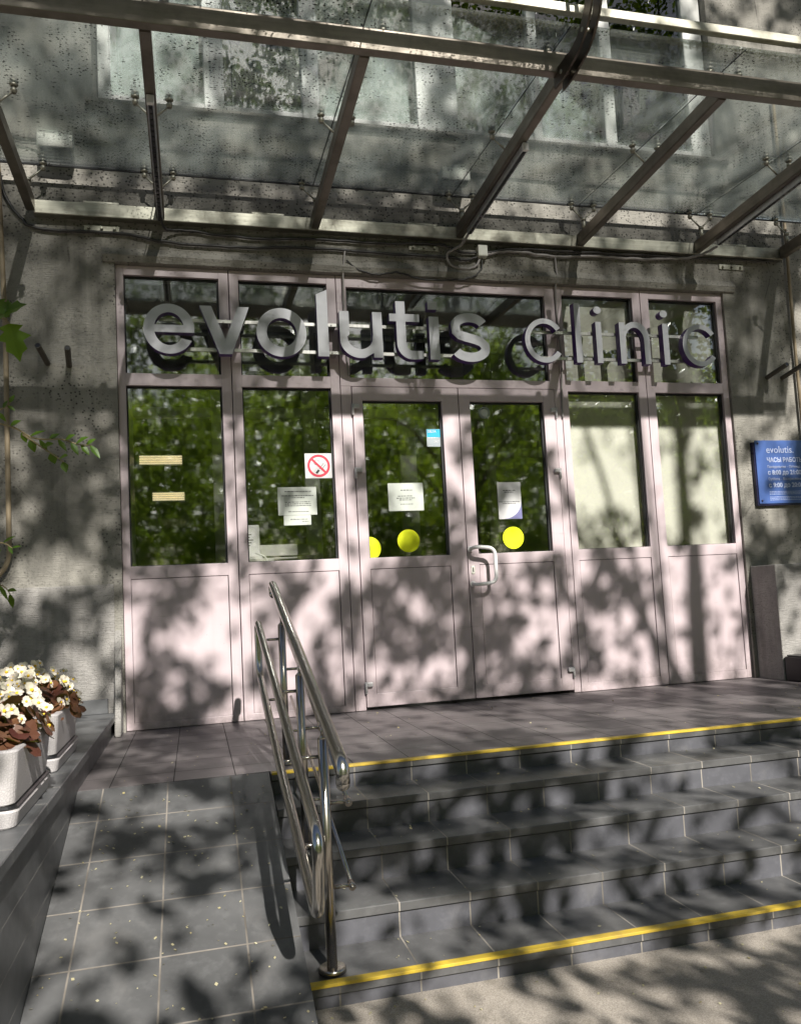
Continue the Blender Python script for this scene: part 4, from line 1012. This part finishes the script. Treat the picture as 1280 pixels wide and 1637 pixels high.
g_ = (.45*vnoise(u, v, 1.1, 1)+.8*vnoise(u, v, 2.4, 2)+.8*vnoise(u, v, 5., 3)+.4*vnoise(u, v, 9., 4))/(1.28*.66)
want = -np.log(np.clip(bright(u, v), .05, .95))*2.15*np.exp(1.15*g_-.25); want = np.minimum(want, 2.9)
dens = NL*(.5*LEAF*LEAF*.9*.62*.62)/(12*11.1*.80)
keep = (r.random(NL) < np.clip(want/dens, 0, 1)) & (v+.74*d > 1.9)
u, v, d = u[keep], v[keep], d[keep]; X = np.stack([u+.165*d, -d, v+.74*d], 1)
TX = [(-4.1, -7.9), (3.6, -8.6), (7.8, -7.8)]
own = np.argmin([np.abs(X[:, 0]-t[0]) for t in TX], axis=0)
def tree(name, lb, base, pts, nlimb, mat, lsize, seed, h0, rt_, grp, fl=.35):
    t = thing(name, lb, 'tree', (base[0], base[1], GZ), grp); rnd = random.Random(seed); O = Vector((base[0], base[1], GZ))
    L = np.asarray(pts)-np.array(O); b = B(); mx = float(L[:, 2].max())
    tr = subdiv([(0, 0, -.1), (.05, .02, h0*.5), (-.04, .05, h0), (.1, -.05, h0+(mx-h0)*.45), (.05, .1, mx*.93)], 5)
    n = len(tr); b.tube(tr, [rt_*(1.35 if i == 0 else 1)*(1-.93*i/(n-1)) for i in range(n)], 12)
    for k in range(nlimb):
        q = L[rnd.randrange(len(L))]; e = Vector(q); s_ = tr[min(n-1, int((.32+.5*rnd.random())*n))]
        if e.z < s_.z-.5: s_ = tr[int(.34*n)]
        m_ = s_.lerp(e, .5)+Vector((rnd.uniform(-.3, .3), rnd.uniform(-.3, .3), rnd.uniform(.1, .7)))
        P = subdiv([s_, m_, e], 6); R0 = rt_*rnd.uniform(.16, .36); b.tube(P, R0*.7, 7, r2=.006)
        for _ in range(4):
            w0 = P[rnd.randrange(3, len(P)-1)]; w1 = Vector(L[rnd.randrange(len(L))]); w1 = w0+(w1-w0).normalized()*rnd.uniform(.5, 1.3)
            b.tube(subdiv([w0, w0.lerp(w1, .5)+Vector((0, 0, rnd.uniform(0, .15))), w1], 4), .009, 5, r2=.003)
    b.obj('trunk', M['bark'], t); foliage('crown', L, lsize, mat, t, seed, fl); return t
lbs = ['tall leafy tree opposite the entrance, dappling the left half', 'tall leafy tree opposite the entrance, dappling the right half', 'tall leafy tree standing farthest right opposite the entrance']
for k, tb in enumerate(TX): tree('shade_tree', lbs[k], tb, X[own == k], 16, M['leafA'], LEAF, 20+k, 4.2, .20, 'tall trees opposite the entrance')
rr = np.random.default_rng(5)
for k, (tx, ty, h) in enumerate(((-9.5, -18.5, 8.2), (-5.2, -17.2, 7.2), (-1.0, -18.8, 8.6), (3.2, -17.0, 7.6), (7.4, -18.4, 8.8), (11.8, -17.4, 8.0), (16.5, -18.5, 8.4))):
    C = []
    for _ in range(60):
        th = rr.uniform(0, 6.28); q = math.sqrt(rr.random()); zc = rr.uniform(.12, 1); wd = 2.6*math.sqrt(max(.12, 1-(zc-.35)**2*1.9))
        cc = np.array([tx+wd*q*math.cos(th), ty+wd*.75*q*math.sin(th), GZ+h*zc]); C.append(cc+rr.normal(size=(300, 3))*np.array([.42, .42, .30]))
    C = np.concatenate(C); C = C[C[:, 2] > GZ+.3]
    tree('small_tree', ['broad green tree in the back row, %s' % s for s in ('first from the left', 'second from the left', 'third from the left', 'middle one', 'third from the right', 'second from the right', 'first from the right')][k], (tx, ty), C, 14, M['leafB'], .15, 50+k, 1.6, .14, 'green trees in the row behind the tall trees', .5)

rr = np.random.default_rng(8); n = 60000
C = np.stack([rr.uniform(-34, 42, n), rr.uniform(-29, -24, n), GZ+.1+9.5*rr.random(n)**.8], 1)
hh = np.array([noise.noise(Vector((a*.22, 2, 1)))*3+noise.noise(Vector((a*.8, 4, 1)))*1.2 for a in C[:, 0]])
C[:, 2] = GZ+.1+(C[:, 2]-GZ)*(1+hh*.14)
tag(foliage('woodland', C, .42, M['leafB'], None, 91, .5), 'dense green belt of trees beyond the street', 'woodland', kind='stuff')
# ================================================================== SCALE TO METRES
bpy.context.view_layer.update()
done = set()
for o in list(scene.objects):
    if o.type == 'MESH' and o.data.name not in done:
        o.data.transform(Matrix.Scale(S, 4)); done.add(o.data.name); o.data.update()
    if o.type in ('MESH', 'EMPTY', 'CAMERA', 'LIGHT'): o.location = o.location*S
